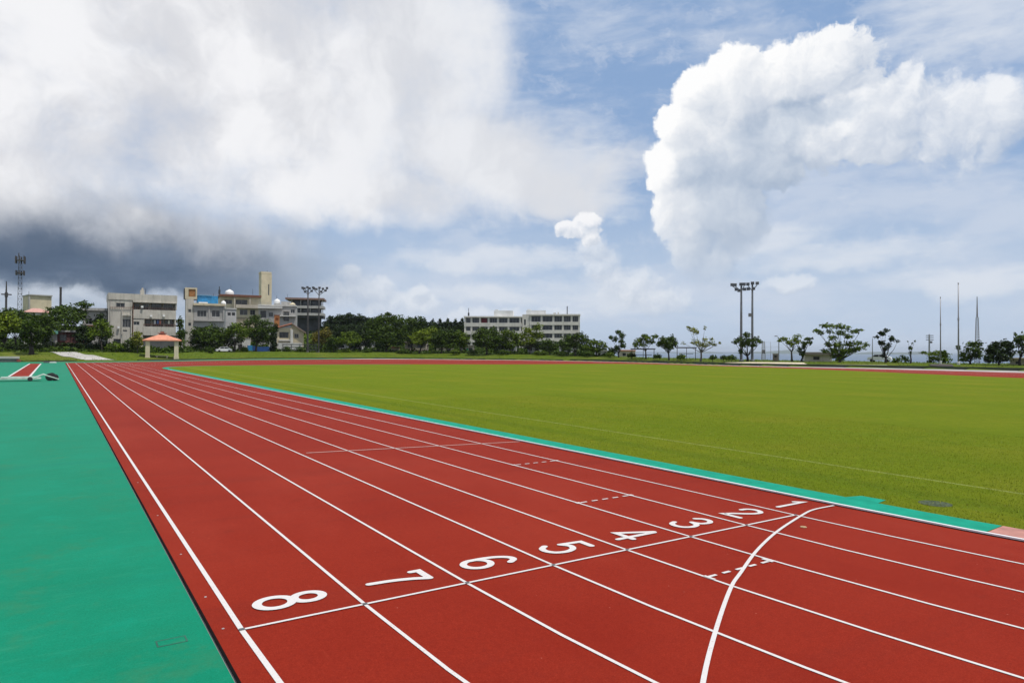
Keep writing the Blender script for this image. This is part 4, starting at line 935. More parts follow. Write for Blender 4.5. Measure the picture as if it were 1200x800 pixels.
# pavilion
pb = on_ground(190, De(190, 5.5)); v = ray(190, horizon(190)); a = math.atan2(v[0], v[1]); kx = De(190, 5.5)*math.cos(math.atan(410/FPX))/FPX
pv = empty('pavilion', pb, -a); tag(pv, 'open pavilion with a salmon hipped roof on four cream pillars', 'pavilion')
W = 20.5*kx*0.99; zt = at(190, 398.3, De(190, 5.5))[2]-pb[2]; zr = at(190, 392.3, De(190, 5.5))[2]-pb[2]; zf = at(190, 389.6, De(190, 5.5))[2]-pb[2]
bm = bm_new(); ra = 0.62
v = [bm.verts.new(p) for p in ((-W, -W*ra, zt), (W, -W*ra, zt), (W, W*ra, zt), (-W, W*ra, zt), (-W*.22, -W*.12, zr), (W*.22, -W*.12, zr), (W*.22, W*.12, zr), (-W*.22, W*.12, zr))]
v2 = [bm.verts.new((p.co.x, p.co.y, zt-0.22)) for p in v[:4]]
for f in ((0, 1, 5, 4), (1, 2, 6, 5), (2, 3, 7, 6), (3, 0, 4, 7), (4, 5, 6, 7)): bm.faces.new([v[i] for i in f])
for i in range(4): bm.faces.new((v[i], v2[i], v2[(i+1) % 4], v[(i+1) % 4]))
bm.faces.new(v2); bmesh.ops.recalc_face_normals(bm, faces=bm.faces)
rf = obj('roof', bm, plain('salmon_pavilion_roof', (0.62, 0.25, 0.15), 0.75, 0, 0.25, 2), pv)
bm = bm_new(); add_box(bm, -W*.17, W*.17, -W*.09, W*.09, zr+0.003, zf-0.25); add_box(bm, -W*.24, W*.24, -W*.13, W*.13, zf-0.25, zf-0.1); add_box(bm, -W*.1, W*.1, -W*.06, W*.06, zf-0.1, zf+0.25)
obj('finial', bm, plain('dark_red_tiles', (0.28, 0.09, 0.06), 0.8), rf)
for sx in (-1, 1):
    for sy in (-1, 1):
        bm = bm_new(); x = sx*W*0.735; y = sy*W*0.42; r_ = 0.40
        add_box(bm, x-r_, x+r_, y-r_, y+r_, 0.25, zt-0.24); add_box(bm, x-r_*1.2, x+r_*1.2, y-r_*1.2, y+r_*1.2, -0.4, 0.248)
        obj('pillar', bm, CREAM, pv)
bm = bm_new(); add_box(bm, -1.3, 1.3, -0.3, 0.3, 0.38, 0.48); add_box(bm, -1.1, -0.8, -0.25, 0.25, -0.3, 0.379); add_box(bm, 0.8, 1.1, -0.25, 0.25, -0.3, 0.379)
bn = obj('bench', bm, CREAM); bn.location = tuple(pb+np.array([0, 0, 0.0])); bn.rotation_euler = (0, 0, -a); tag(bn, 'low cream stone bench inside the open pavilion', 'bench')

# concrete house with water tower and blue roof shed
b = Bld('house', 'grey concrete house with a water-tank tower and a blue roof shed', 'house', 214, 263.5, De(240, 38), None, 3)
b.wall(227.2, 263, 358.2, [(231, 242, 363.8, 371), (248, 257.8, 363.5, 371.4), (231, 242, 383, 391), (248, 257, 383, 391)], 10, CONG)
b.window(231, 242, 363.8, 371, n=3); b.window(248, 257.8, 363.5, 371.4, n=2, fm=WFRAME); b.window(231, 242, 383, 391); b.window(248, 257, 383, 391)
b.box('roof', 226.5, 264, 355.6, 358.2, -0.6, 10.4, CREAM); b.box('ledge', 227.3, 263, 374.8, 376.4, -0.5, -0.002, CONG); b.box('pilaster', 244.3, 246.3, 358.25, 374.78, -0.25, -0.003, CONG); b.box('pilaster', 261, 263, 358.25, 374.78, -0.25, -0.003, CONG)
b.wall(217.8, 227.1, 350.4, [(220.5, 224, 362, 366), (220.5, 224, 378, 382)], 6, CON, name='stair_tower'); b.window(220.5, 224, 362, 366, n=1); b.window(220.5, 224, 378, 382, n=1)
b.wall(216.8, 231, 337, [(221, 229.3, 338.8, 347.6, 0.6)], 4.5, CREAM, b=350.35, name='water_tank'); b.box('tank_hatch', 221.6, 228.7, 339.2, 347.2, 0.2, 0.5, RUST); b.box('tank_side', 215.6, 216.75, 338, 349.4, 0.2, 4.2, DSTEEL)
b.box('roof_shed', 231.5, 256, 346.2, 355.5, 1.4, 6, BLUE); b.box('shed_roof', 231.3, 249, 345.4, 346.15, 1.2, 6.2, plain('pale_blue_sheet', (0.14, 0.36, 0.55), 0.5)); b.box('roof_box', 233, 243.5, 353.8, 355.55, 0.2, 1.35, WHITE)
b.tube('antenna', 251, 343, 346.2, 0.05, 3, DSTEEL)
b = Bld('house', 'narrow plain white-fronted house right of the blue roof shed', 'house', 264, 277.5, De(270, 39), None, 3)
b.wall(264.3, 277, 362.2, [(266.5, 270.5, 366, 370), (271.5, 275.5, 366, 370), (266, 272, 382, 388)], 8, wall_mat('pale_grey_render', (0.50, 0.50, 0.49), 0.3)); b.window(266.5, 270.5, 366, 370, n=1); b.window(271.5, 275.5, 366, 370, n=1); b.window(266, 272, 382, 388)
b.box('roof', 263.9, 277.4, 361, 362.2, -0.2, 8.2, CONW); b.dome('water_tank', 259.5, 265.5, 351.5, 357, 3, TANKW)
b.box('tank_base', 260, 265, 357, 361.02, 2, 4.4, CONG)
# brown-edged upper house
b = Bld('house', 'upper house with a brown-edged flat roof and a white dome water tank', 'house', 256, 306, De(281, 62), None, 5)
b.wall(258, 305, 348, [(263, 272, 351, 356, 0.8), (276, 290, 351, 357, 0.8), (281, 290, 362.5, 369), (293, 299, 363, 369)], 10, CREAM); b.window(281, 290, 362.5, 369); b.window(293, 299, 363, 369)
b.window(263, 272, 351, 356, y=0.7); b.window(276, 290, 351, 357, y=0.7)
b.box('roof', 257, 306, 345.6, 348, -1.2, 10.5, BROWN); b.box('balcony', 276, 304.5, 357.2, 361.2, -1.1, -0.003, BEIGE); b.box('column', 274, 275.4, 348.05, 361.2, -1.0, -0.7, BEIGE); b.box('column', 292, 293.3, 348.05, 357.18, -1.0, -0.7, BEIGE)
b.dome('water_tank', 264.5, 275, 338.3, 345.6, 3, TANKW); b.tube('antenna', 257.6, 335, 345.6, 0.12, 2, DSTEEL); b.box('antenna_box', 256.4, 258.8, 339, 344, 1.8, 2.4, DSTEEL); b.tube('antenna', 297, 338, 345.6, 0.05, 2, DSTEEL); b.tube('antenna', 271.5, 333, 338.4, 0.04, 3, DSTEEL)
b.wall(277, 304, 372, [(281, 288, 377, 383), (293, 299, 377, 383)], 3, BEIGE, name='lower_wall', b=None); b.window(281, 288, 377, 383, n=2); b.window(293, 299, 377, 383)
# cream tower
b = Bld('tower', 'tall plain cream concrete tower above the houses', 'tower', 306, 319, De(312, 95), None, 14)
b.wall(306.4, 318.6, 320.8, [(314.2, 315.6, 333, 346)], 3.8, wall_mat('cream_tower_render', (0.66, 0.57, 0.40), 0.25)); b.box('cap', 306.0, 318.2, 318.4, 320.75, -0.05, 3.9, wall_mat('cream_tower_render', (0.66, 0.57, 0.40), 0.25)); b.window(314.2, 315.6, 333, 346, n=1); b.tube('antenna', 314, 316.5, 318.4, 0.06, 1, DSTEEL)
# jumble of grey house in the middle
b = Bld('house', 'cluttered grey house with arches, stairs and a white tank below the cream tower', 'house', 302, 348, De(325, 44), None, -4)
b.wall(303, 347, 358.6, [(305, 312, 364, 372, 0.7), (315, 320, 366, 371), (332, 339, 365, 376, 0.9), (340.5, 345.5, 362.5, 367)], 9, CONG); b.window(315, 320, 366, 371); b.window(305.2, 311.8, 364.2, 371.8, y=0.62, fm=DFRAME); b.window(340.5, 345.5, 362.5, 367, fm=WFRAME)
b.window(332.2, 338.8, 365.3, 375.9, y=0.8, fm=DFRAME)
b.box('ledge', 302.5, 331, 359.4, 361.4, -0.8, -0.003, CONW); b.box('roof', 302.4, 347.5, 357.2, 358.6, -0.3, 9.2, CONW); b.box('balcony', 323, 346.5, 369.6, 370.8, -1.2, -0.003, CONW); b.railing(323, 346.5, 366.4, 369.55, -1.15, FRAME)
b.dome('water_tank', 320.3, 327.8, 349.3, 355.6, 3, TANKW); b.box('tank_base', 320, 328, 355.6, 357.25, 2, 5, CONG); b.tube('antenna', 323.5, 345.5, 349.4, 0.05, 3, DSTEEL); b.box('roof_room', 329, 339, 352.8, 357.2, 2, 6, CONG); b.railing(303, 319, 354.4, 357.15, 0.1, FRAME)
u0, u1, z0, z1 = b.rect(338, 347, 355, 357.2); bm = bm_new(); add_lathe(bm, [(0.9, z0), (1.0, z0+0.15), (0.6, z1), (0.1, z1+0.25)], (u0+u1)/2, 1.2, 14); obj('roof_cap', bm, CREAM, b.root)
b = Bld('chimney', 'square orange-brown brick chimney shaft beside the gabled house', 'chimney', 321, 328, De(324, 34), None, 0)
b.wall(321.4, 327.6, 369.6, [(322.6, 326.4, 372, 375.5, 0.5)], 1.2, RUST); b.box('cap', 321, 328, 368.8, 369.55, -0.1, 1.3, BROWN)
# dark flats on the slope
b = Bld('apartment_building', 'dark open-fronted flats with pale floor slabs on the slope behind the floodlights', 'apartment building', 335, 380, De(357, 84), None, -6)
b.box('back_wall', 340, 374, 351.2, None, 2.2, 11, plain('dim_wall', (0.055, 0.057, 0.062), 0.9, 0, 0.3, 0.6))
b.box('roof', 334.6, 379.8, 349.0, 351.2, -0.8, 11.5, plain('red_brown_roof_edge', (0.24, 0.15, 0.12), 0.8))
for t, bb in ((358.2, 361.2), (366.6, 369.6)): b.box('floor_slab', 341, 379.2, t, bb, -0.4, 9, CONG)
for x in (341.5, 352, 363, 373.5, 377.8):
    for t, bb in ((351.22, 358.18), (361.22, 366.58)): b.box('column', x, x+0.9, t, bb, -0.1, 0.35, CONG)
for x in (344, 354.5, 365):
    for t, bb in ((352.2, 357.8), (362, 366.2)): b.window(x, x+7, t, bb, y=2.05, fm=DFRAME, n=3)
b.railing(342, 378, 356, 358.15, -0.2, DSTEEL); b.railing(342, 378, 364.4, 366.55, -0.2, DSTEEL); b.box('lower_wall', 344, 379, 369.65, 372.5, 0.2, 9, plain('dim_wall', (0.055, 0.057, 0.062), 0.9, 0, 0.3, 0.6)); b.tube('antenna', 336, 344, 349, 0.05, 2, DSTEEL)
# gabled house
b = Bld('house', 'cream gabled house with a salmon tiled roof beside the floodlight poles', 'house', 314, 358, De(337, 24), None, 0)
b.wall(324.5, 341.5, 384, [(327.3, 338.3, 389, 396)], 8, CREAM); b.window(327.3, 338.3, 389, 396, n=3, fm=DFRAME)
b.box('ledge', 326.5, 340, 398.0, 399.4, -0.4, -0.003, CONW); b.box('pier', 340.4, 343.4, 386, None, -0.5, -0.003, CONW)
u0, u1, z0, z1 = b.rect(341.55, 356, 379, 388.5); zb = -1.5; bm = bm_new(); xm = u0+0.2
v = [bm.verts.new(p) for y in (0.6, 8) for p in ((u0, y, zb), (u1, y, zb), (u1, y, z0), (u0, y, z1-0.15))]
for f in ((0, 1, 2, 3), (7, 6, 5, 4), (1, 5, 6, 2), (4, 0, 3, 7), (3, 2, 6, 7)): bm.faces.new([v[i] for i in f])
bmesh.ops.recalc_face_normals(bm, faces=bm.faces); obj('gable_wall', bm, CREAM, b.root); b.window(345, 350, 391, 396, y=0.55)
def roofslab(u0, za, u1, zb_, y0, y1, th, nm, mt):
    bm = bm_new(); v = [bm.verts.new(p) for y in (y0, y1) for p in ((u0, y, za), (u1, y, zb_), (u1, y, zb_-th), (u0, y, za-th))]
    for f in ((0, 1, 2, 3), (7, 6, 5, 4), (0, 4, 5, 1), (1, 5, 6, 2), (2, 6, 7, 3), (3, 7, 4, 0)): bm.faces.new([v[i] for i in f])
    bmesh.ops.recalc_face_normals(bm, faces=bm.faces); return obj(nm, bm, mt, b.root)
rz = b.rect(341, 342, 378.3, 384); uL = b.rect(324, 325, 380, 384.6); uR = b.rect(357, 358.5, 380, 389.8)
roofslab(uL[0]-0.4, uL[2]+0.25, rz[1], rz[3], -0.8, 8.6, 0.3, 'roof', SALMON); roofslab(rz[1]+0.002, rz[3], uR[1], uR[2]+0.1, -0.3, 8.6, 0.3, 'roof', plain('brown_grey_roof', (0.30, 0.22, 0.18), 0.8))
lo = b.rect(312, 324, 380.5, 386); roofslab(lo[0], lo[2], lo[1], lo[3], 0.5, 5, 0.25, 'porch_roof', SALMON); b.box('porch_wall', 315, 324.3, 386.5, None, 1, 4.8, CONW)
b.box('terrace_wall', 325, 354, 401.8, None, -1.6, -1.2, CONW)
b2 = Bld('fence', 'dark horizontal-rail fence in front of the gabled house', 'fence', 330, 372, De(351, 14), None, 0)
for t in (403.2, 406.2, 409.0): b2.box('rail', 331, 371, t, t+1.0, 0.0, 0.06, DSTEEL)
for x in (331, 341, 351, 361, 370.4): b2.box('post', x, x+0.8, 402.8, None, 0.062, 0.16, DSTEEL)
b2 = Bld('fence', 'bright blue sheet fence behind the forked tree', 'fence', 290, 318, De(304, 15), None, 0)
b2.box('panel', 290.2, 295.8, 404.6, None, 0, 0.05, BLUE); b2.box('panel', 296, 301.2, 405.4, None, 0.06, 0.11, BLUED); b2.box('panel', 301.4, 317.5, 406.2, None, 0.01, 0.06, BLUED)
for x in (290, 301.3, 317): b2.box('post', x-0.3, x+0.3, 404.2, None, 0.12, 0.2, DSTEEL)
b = Bld('garden_wall', 'stained white garden wall between the car and the blue fence', 'wall', 276, 294, De(285, 22), None, 0)
b.box('panel', 276.5, 293.5, 397, None, 0, 0.3, CONW); b.box('coping', 276.2, 293.8, 396.2, 397, -0.08, 0.38, CONG); b.box('opening', 279, 284, 403.5, 409.5, -0.03, -0.002, DARKIN)  # opening is a thin dark panel on the wall, its inner shade painted as colour
# low bits between the trees
for (nm, lab, l, r_, t, D, mt, rm) in (
    ('house', 'low white-walled house behind the small round-headed tree', 392, 424, 401.5, 26, CONW, CONG),
    ('house', 'low grey-white house seen left of the trunk of the largest tree', 424, 452, 401, 40, CONW, CONG),
    ('house', 'cream hut visible right of the largest tree trunk', 458, 468, 407.5, 24, CREAM, BROWN),
    ('house', 'beige house between the largest tree and the yellow-green tree', 474, 500, 401, 30, BEIGE, CONG),
    ('house', 'orange-beige low house behind the dark-bellied round tree', 511, 532, 406, 28, CREAM, BROWN),
    ('shed', 'small green-doored shed at the left foot of the school', 540, 556, 405, 24, BEIGE, CONG),
    ('house', 'white low house right of the dark globe-shaped tree', 584, 606, 404.5, 26, CONW, WHITE),
    ('house', 'white house with an arched front below the school stair tower', 618, 634, 405, 24, WHITE, CONG),
    ('house', 'low pale house under the right corner of the school', 655, 672, 407, 27, CONW, CONG),
    ('house', 'small white hut at the right end of the dense tree row', 699, 712, 411.5, 20, WHITE, CONG),
    ('house', 'low pinkish house behind the bush before the first shelter', 727, 745, 411, 30, BEIGE, SALMON)):
    b = Bld(nm, lab, nm, l, r_, De((l+r_)/2, D), None, random.Random(lab).uniform(-8, 8))
    m = (l+r_)/2; w = r_-l; gy = horizon(m)+3.6
    hs = [(l+w*0.14, l+w*0.36, t+2.5, t+6), (l+w*0.58, l+w*0.82, t+2.5, t+6.2)]
    b.wall(l+0.4, r_-0.4, t, hs, 5, mt)
    for h in hs: b.window(*h, fm=DFRAME)
    b.box('roof', l, r_, t-1.1, t, -0.35, 5.3, rm)
    if 'green-doored' in lab: b.box('door', l+w*0.4, l+w*0.55, t+3, None, -0.08, -0.003, plain('green_door', (0.02, 0.22, 0.11), 0.6))

# ---- the school
b = Bld('school_building', 'long white three-storey school with recessed window bays and two roof rooms', 'school', 543, 681, De(612, 62), None, -3)
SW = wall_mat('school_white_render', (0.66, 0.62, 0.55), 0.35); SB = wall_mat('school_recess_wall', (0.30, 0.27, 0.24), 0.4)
def topl(x): return 371.6-(x-544)*0.018 if x < 612 else 368.6+(x-620)*0.022
# left wing
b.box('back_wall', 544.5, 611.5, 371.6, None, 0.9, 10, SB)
b.box('roof', 543.6, 612, 370.4, 372.0, -0.3, 10.4, SW)
for t, bb in ((378.2, 382.6), (387.6, 391.8), (397, 401)): b.box('floor_slab', 543.9, 611.6, t, bb, -0.12, 0.88, SW)
colsL = [544, 551.4, 561.5, 571.6, 582.6, 594.8, 608.6]
for x in colsL:
    for t, bb in ((372.02, 378.18), (382.62, 387.58), (391.82, 396.98)): b.box('column', x, x+2.0, t, bb, -0.02, 0.86, SW)
    b.box('column', x, x+2.0, 401.02, None, -0.02, 0.86, SW)
for xa, xb in zip(colsL, colsL[1:]):
    for t, bb in ((372.6, 378.1), (382.8, 387.5), (391.9, 396.9), (401.4, 406.5)):
        o = b.window(xa+2.2, xb-0.2, t, bb, y=0.78, n=3, fm=FRAME)
b.box('curtain', 563.9, 570.6, 372.8, 378, 0.55, 0.7, plain('maroon_curtain', (0.14, 0.02, 0.03), 0.9))
# stair tower
b.wall(612.1, 620.4, 368.3, [(614, 616.2, 374, 381), (614, 616.2, 386, 392)], 9, SW, name='stair_tower'); b.window(614, 616.2, 374, 381, n=1); b.window(614, 616.2, 386, 392, n=1)
# right wing
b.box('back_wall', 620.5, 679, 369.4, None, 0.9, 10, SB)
b.box('roof', 620.5, 680.2, 368.0, 369.9, -0.35, 10.4, SW)
for t, bb in ((377.0, 380.8), (386.6, 390.6), (396, 400)): b.box('floor_slab', 620.6, 679.6, t, bb, -0.14, 0.88, SW)
colsR = [620.6, 633.6, 647.4, 658.6, 668.8, 677.6]
for x in colsR:
    for t, bb in ((369.92, 376.98), (380.82, 386.58), (390.62, 395.98)): b.box('column', x, x+2.1, t, bb, -0.02, 0.86, SW)
    b.box('column', x, x+2.1, 400.02, None, -0.02, 0.86, SW)
for i, (xa, xb) in enumerate(zip(colsR, colsR[1:])):
    for t, bb in ((370.6, 376.9), (381, 386.5), (390.8, 395.9), (400.3, 406)): b.window(xa+2.3, xb-0.2, t, bb, y=0.78, n=3, fm=FRAME)
# roof rooms, tanks and aerials
b.box('roof_room', 578.4, 600.6, 363.6, 370.38, 1.5, 7, WHITE); b.box('roof_room', 579.6, 583.5, 362.3, 363.58, 1.6, 3, WHITE)
b.box('roof_room', 616.4, 639.4, 363.3, 367.98, 1.5, 7, WHITE); b.box('roof_tank', 617.6, 622, 361.8, 363.28, 2, 4, WHITE); b.box('roof_tank', 648.5, 651.5, 365.8, 367.98, 2, 4, CONW); b.box('roof_tank', 653.4, 655.2, 365.2, 367.98, 2, 4, CONW)
b.tube('antenna', 548.3, 360.5, 370.4, 0.09, 2, DSTEEL); b.box('antenna_box', 547.4, 549.2, 366, 369.6, 1.8, 2.2, DSTEEL); b.tube('antenna', 664.8, 358.3, 368, 0.16, 2, DSTEEL)

# ---- right side small buildings
b = Bld('hut', 'low beige concrete hut beside the largest spreading tree', 'hut', 942, 976, De(959, 24), None, 4)
b.wall(943, 975, 415.6, [(953, 960.5, 417.4, 421.6, 0.6)], 5, BEIGE); b.box('roof', 941.8, 976, 412.8, 415.55, -0.7, 5.4, plain('brown_grey_slab', (0.20, 0.17, 0.14), 0.85)); b.window(953.2, 960.3, 417.6, 421.4, y=0.5, fm=DFRAME)
b = Bld('hut', 'low beige hut with a pale roof at the right frame edge', 'hut', 1182, 1230, De(1200, 17), None, -4)
b.wall(1183.5, 1229, 421.6, [(1190, 1196, 423.4, 426.2)], 4, BEIGE); b.window(1190, 1196, 423.4, 426.2, fm=DFRAME); b.box('roof', 1182, 1230, 419.4, 421.55, -0.5, 4.4, plain('pale_tan_roof', (0.42, 0.33, 0.20), 0.8))
b = Bld('booth', 'small square brown booth beside the thin street lamp', 'booth', 905.5, 912.5, De(909, 17), None, 4)
b.wall(906, 912, 415, [(907.4, 910.4, 416.4, 418.6)], 1.1, plain('brown_grey_wall', (0.20, 0.16, 0.13), 0.85)); b.window(907.4, 910.4, 416.4, 418.6, n=1, fm=DFRAME); b.box('roof', 905.6, 912.4, 413.9, 414.98, -0.15, 1.25, CONG)
# two dark shelters
for (l, r_, t, lab) in ((739, 768, 408.2, 'dark flat-roofed open shelter under the flat-topped tree'), (792, 816.5, 406.6, 'dark flat-roofed open shelter left of the straggly tree')):
    b = Bld('shelter', lab, 'shelter', l, r_, De((l+r_)/2, 13), None, 0, 'dark open shelters')
    b.box('roof', l, r_, t, t+1.3, -0.9, 2.2, DSTEEL)
    for x in (l+1.2, (l+r_)/2, r_-1.8):
        b.box('post', x, x+0.6, t+1.32, None, -0.5, -0.38, DSTEEL); b.box('post', x, x+0.6, t+1.32, None, 1.7, 1.82, DSTEEL)
    b.box('bench', l+4, r_-4, t+7.4, t+8.0, 0.6, 1.0, BARKD)

# ------------------------------------------------------------------ masts and poles
def root_at(name, px, D, label, cat, group=None):
    p = on_ground(px, D); v = ray(px, horizon(px)); a = math.atan2(v[0], v[1]); r_ = empty(name, p, -a); tag(r_, label, cat, group)
    H = lambda py, q=px: at(q, py, D)[2]-p[2]
    U = lambda x: ((x-px)*D*math.cos(math.atan((px-600)/FPX))/FPX)/1.0*math.cos(math.atan((px-600)/FPX))
    return r_, H, U
def floodlight(px, D, top, foot_r, top_r, label, lamps, arms, mat, group, box_py=None, lamp_mat=None):
    """lamps = (px, py); arms = polylines in photo pixels"""
    r_, H, U = root_at('floodlight_tower', px, D, label, 'floodlight', group)
    bm = bm_new(); add_tube(bm, [(0, 0, -0.5), (0, 0, 0.0), (0, 0, H(top)*0.6), (0, 0, H(top))], [foot_r*1.1, foot_r, (foot_r+top_r)/2, top_r], 12); obj('pole', bm, mat, r_, True)
    bm = bm_new(); add_lathe(bm, [(foot_r*1.8, -0.3), (foot_r*1.8, 0.15), (foot_r*1.15, 0.3)], 0, 0, 12); obj('base', bm, mat, r_)
    for A in arms:
        bm = bm_new(); add_tube(bm, [(U(x), 0, H(y)) for x, y in A], 0.085, 6); obj('arm', bm, mat, r_)
    for (x, y) in lamps:
        bm = bm_new(); u, z = U(x), H(y); s = 0.34
        # tilted floodlight head: box body with a sloping glass face
        v = [bm.verts.new(p) for p in ((u-s, -0.42, z-0.30), (u+s, -0.42, z-0.30), (u+s, 0.25, z-0.14), (u-s, 0.25, z-0.14), (u-s, -0.20, z+0.34), (u+s, -0.20, z+0.34), (u+s, 0.30, z+0.26), (u-s, 0.30, z+0.26))]
        for f in ((3, 2, 1, 0), (4, 5, 6, 7), (0, 1, 5, 4), (1, 2, 6, 5), (2, 3, 7, 6), (3, 0, 4, 7)): bm.faces.new([v[i] for i in f])
        h = obj('lamp_head', bm, lamp_mat or mat, r_)
        bm = bm_new(); v = [bm.verts.new(p) for p in ((u-s*.85, -0.425, z-0.24), (u+s*.85, -0.425, z-0.24), (u+s*.85, -0.235, z+0.27), (u-s*.85, -0.235, z+0.27))]; bm.faces.new(v); obj('lens', bm, glass_mat(), h)
    if box_py:
        bm = bm_new(); add_box(bm, -foot_r-0.5, -top_r*0.6, -0.25, 0.25, H(box_py+2), H(box_py-2)); obj('junction_box', bm, STEEL, r_)
    return r_
PG = plain('grey_floodlight_steel', (0.16, 0.165, 0.17), 0.5, 0.3, 0.25, 1.5); LH = plain('grey_lamp_housing', (0.28, 0.28, 0.28), 0.5, 0.3)
PD = plain('rust_dark_steel', (0.055, 0.05, 0.048), 0.6, 0.2, 0.3, 1.5)
FG = 'tall floodlights in pairs'
D1 = De(868, 14)
floodlight(868.6, D1, 331.5, 0.27, 0.17, 'tall grey plain floodlight pole rising through the flat umbrella tree, left of the boxed one', [(857.8, 333.6), (861.3, 333.8), (868.2, 333.2), (871.9, 333.2), (862.8, 339.2), (866.2, 340.6), (872.4, 339.2)], [[(857.8, 334.8), (868.6, 341.5)], [(872.2, 334.6), (868.6, 341.5)], [(861.3, 335), (868.6, 341.2)]], PG, FG, lamp_mat=LH)
floodlight(881.6, D1, 330, 0.25, 0.16, 'tall grey floodlight pole with a box on its shaft, rightmost floodlight', [(876.4, 333), (881.8, 332), (887.3, 332.2), (876.9, 338.6), (882.8, 338.4)], [[(876.4, 334.4), (881.6, 341)], [(887.3, 333.6), (881.6, 341)]], PG, FG, 369, LH)
D2 = De(360, 12)
floodlight(360.4, D2, 338.5, 0.27, 0.17, 'dark floodlight pole with V-shaped lamp arms, left of the pair by the gabled house', [(354, 337.6), (356.2, 338.2), (359.6, 336.8), (362.2, 338), (366.4, 337), (364.6, 341), (357, 342)], [[(354, 338.8), (360.4, 345)], [(367, 338.2), (360.4, 345)], [(357.2, 339), (360.4, 343)]], PD, FG)
floodlight(373.4, D2, 338.5, 0.22, 0.14, 'thinner dark floodlight pole with V-shaped lamp arms, right of the pair by the gabled house', [(367.4, 338.2), (370.2, 339), (373.8, 337.4), (377.8, 338.4), (382.6, 337.4), (380.8, 340.4), (375.8, 341.8)], [[(367.6, 339.4), (373.4, 346)], [(383, 338.6), (373.4, 346)], [(378, 339.4), (373.4, 344)]], PD, FG)

# telecom tower far left
def lattice(px, D, top, w0, w1, label, name, mat, n=12, group=None, foot=None):
    r_, H, U = root_at(name, px, D, label, 'mast', group); z1 = H(top); bm = bm_new(); w0 /= 2; w1 /= 2
    P = lambda t, sx, sy: (sx*(w0+(w1-w0)*t), sy*(w0+(w1-w0)*t), z1*t)
    for sx in (-1, 1):
        for sy in (-1, 1): add_tube(bm, [(sx*w0, sy*w0, -0.5), P(0, sx, sy), P(1, sx, sy)], 0.06 if w0 > 0.4 else 0.03, 5)
    obj('frame', bm, mat, r_); bm = bm_new()
    for k in range(n):
        t0, t1 = k/n, (k+1)/n
        for (a, c) in (((-1, -1), (1, -1)), ((1, -1), (1, 1)), ((1, 1), (-1, 1)), ((-1, 1), (-1, -1))):
            add_tube(bm, [P(t0, *a), P(t1, *c)], 0.035 if w0 > 0.4 else 0.018, 4); add_tube(bm, [P(t1, *a), P(t1, *c)], 0.035 if w0 > 0.4 else 0.018, 4)
    obj('bracing', bm, mat, r_); return r_, H, U
D = De(22, 110)
r_, H, U = lattice(22.5, D, 301, 1.25, 0.8, 'tall lattice telecom mast with two antenna platforms at far left', 'telecom_mast', PD, 16)
for (py, w, hh) in ((305, 1.25, 2.8), (320, 1.1, 1.8)):
    bm = bm_new(); add_lathe(bm, [(w*0.9, H(py)-0.12), (w, H(py)), (w*0.9, H(py)+0.1)], 0, 0, 12); obj('platform', bm, PD, r_)
    for k in range(6):
        a = k*math.pi/3+0.3; bm = bm_new(); add_box(bm, w*math.cos(a)-0.17, w*math.cos(a)+0.17, w*math.sin(a)-0.15, w*math.sin(a)+0.15, H(py)-hh*0.35, H(py)+hh*0.45); obj('antenna', bm, PD, r_)
bm = bm_new(); add_tube(bm, [(-0.4, 0, H(301)), (-0.4, 0, H(296.5))], 0.16, 6); obj('whip_antenna', bm, PD, r_)
bm = bm_new(); add_tube(bm, [(0.9, 0, H(305)), (0.9, 0, H(298.5))], 0.07, 6); obj('whip_antenna', bm, PD, r_)
r_, H, U = root_at('utility_mast', 6.5, De(6, 80), 'thin dark mast with a cross bar at the left frame edge', 'mast')
bm = bm_new(); add_tube(bm, [(0, 0, -1), (0, 0, H(345)), (0, 0, H(329.5))], [0.3, 0.24, 0.1], 8); obj('pole', bm, PD, r_)
bm = bm_new(); add_box(bm, U(0.6), U(13), -0.12, 0.12, H(345.6), H(344.2)); obj('crossarm', bm, PD, r_)
bm = bm_new(); add_box(bm, U(4.6), U(8.6), -0.3, 0.3, H(348), H(342.8)); obj('equipment_box', bm, PD, r_)
r_, H, U = root_at('pole', 70.3, De(70, 80), 'plain dark pole behind the layered dark tree', 'pole'); bm = bm_new(); add_tube(bm, [(0, 0, -1), (0, 0, H(337))], [0.34, 0.27], 8); obj('shaft', bm, PD, r_)
bm = bm_new(); add_lathe(bm, [(0.3, H(337.6)), (0.36, H(337.0)), (0.2, H(336.2))], 0, 0, 8); obj('cap', bm, PD, r_)
# right masts
POLEP = plain('pale_grey_pole', (0.30, 0.30, 0.31), 0.5, 0.3, 0.2, 1)
for (px, top, lab, wd, jt) in ((1102.2, 349.6, 'slim grey pole standing before the low flat-topped dark tree', 0.085, 380), (1123.2, 333, 'tallest slim grey pole on the right side of the far bank', 0.105, 374)):
    r_, H, U = root_at('flagpole', px, De(px, 9), lab, 'pole', 'slim poles on the far bank')
    bm = bm_new(); add_tube(bm, [(0, 0, -0.5), (0, 0, H(jt)), (0, 0, H(top))], [wd*1.35, wd, wd*0.7], 10); obj('shaft', bm, POLEP, r_, True)
    bm = bm_new(); add_lathe(bm, [(wd*1.1, H(jt)-0.25), (wd*1.45, H(jt)), (wd*1.1, H(jt)+0.25)], 0, 0, 10); obj('joint', bm, POLEP, r_)
    bm = bm_new(); add_lathe(bm, [(wd*2.2, -0.3), (wd*2.2, 0.35), (wd*1.5, 0.45)], 0, 0, 10); obj('base', bm, CONW, r_)
    bm = bm_new(); add_lathe(bm, [(0.02, H(top)), (wd*1.1, H(top)+0.10), (wd*1.1, H(top)+0.18), (0.02, H(top)+0.3)], 0, 0, 10); obj('finial', bm, POLEP, r_)
D = De(1145, 60)
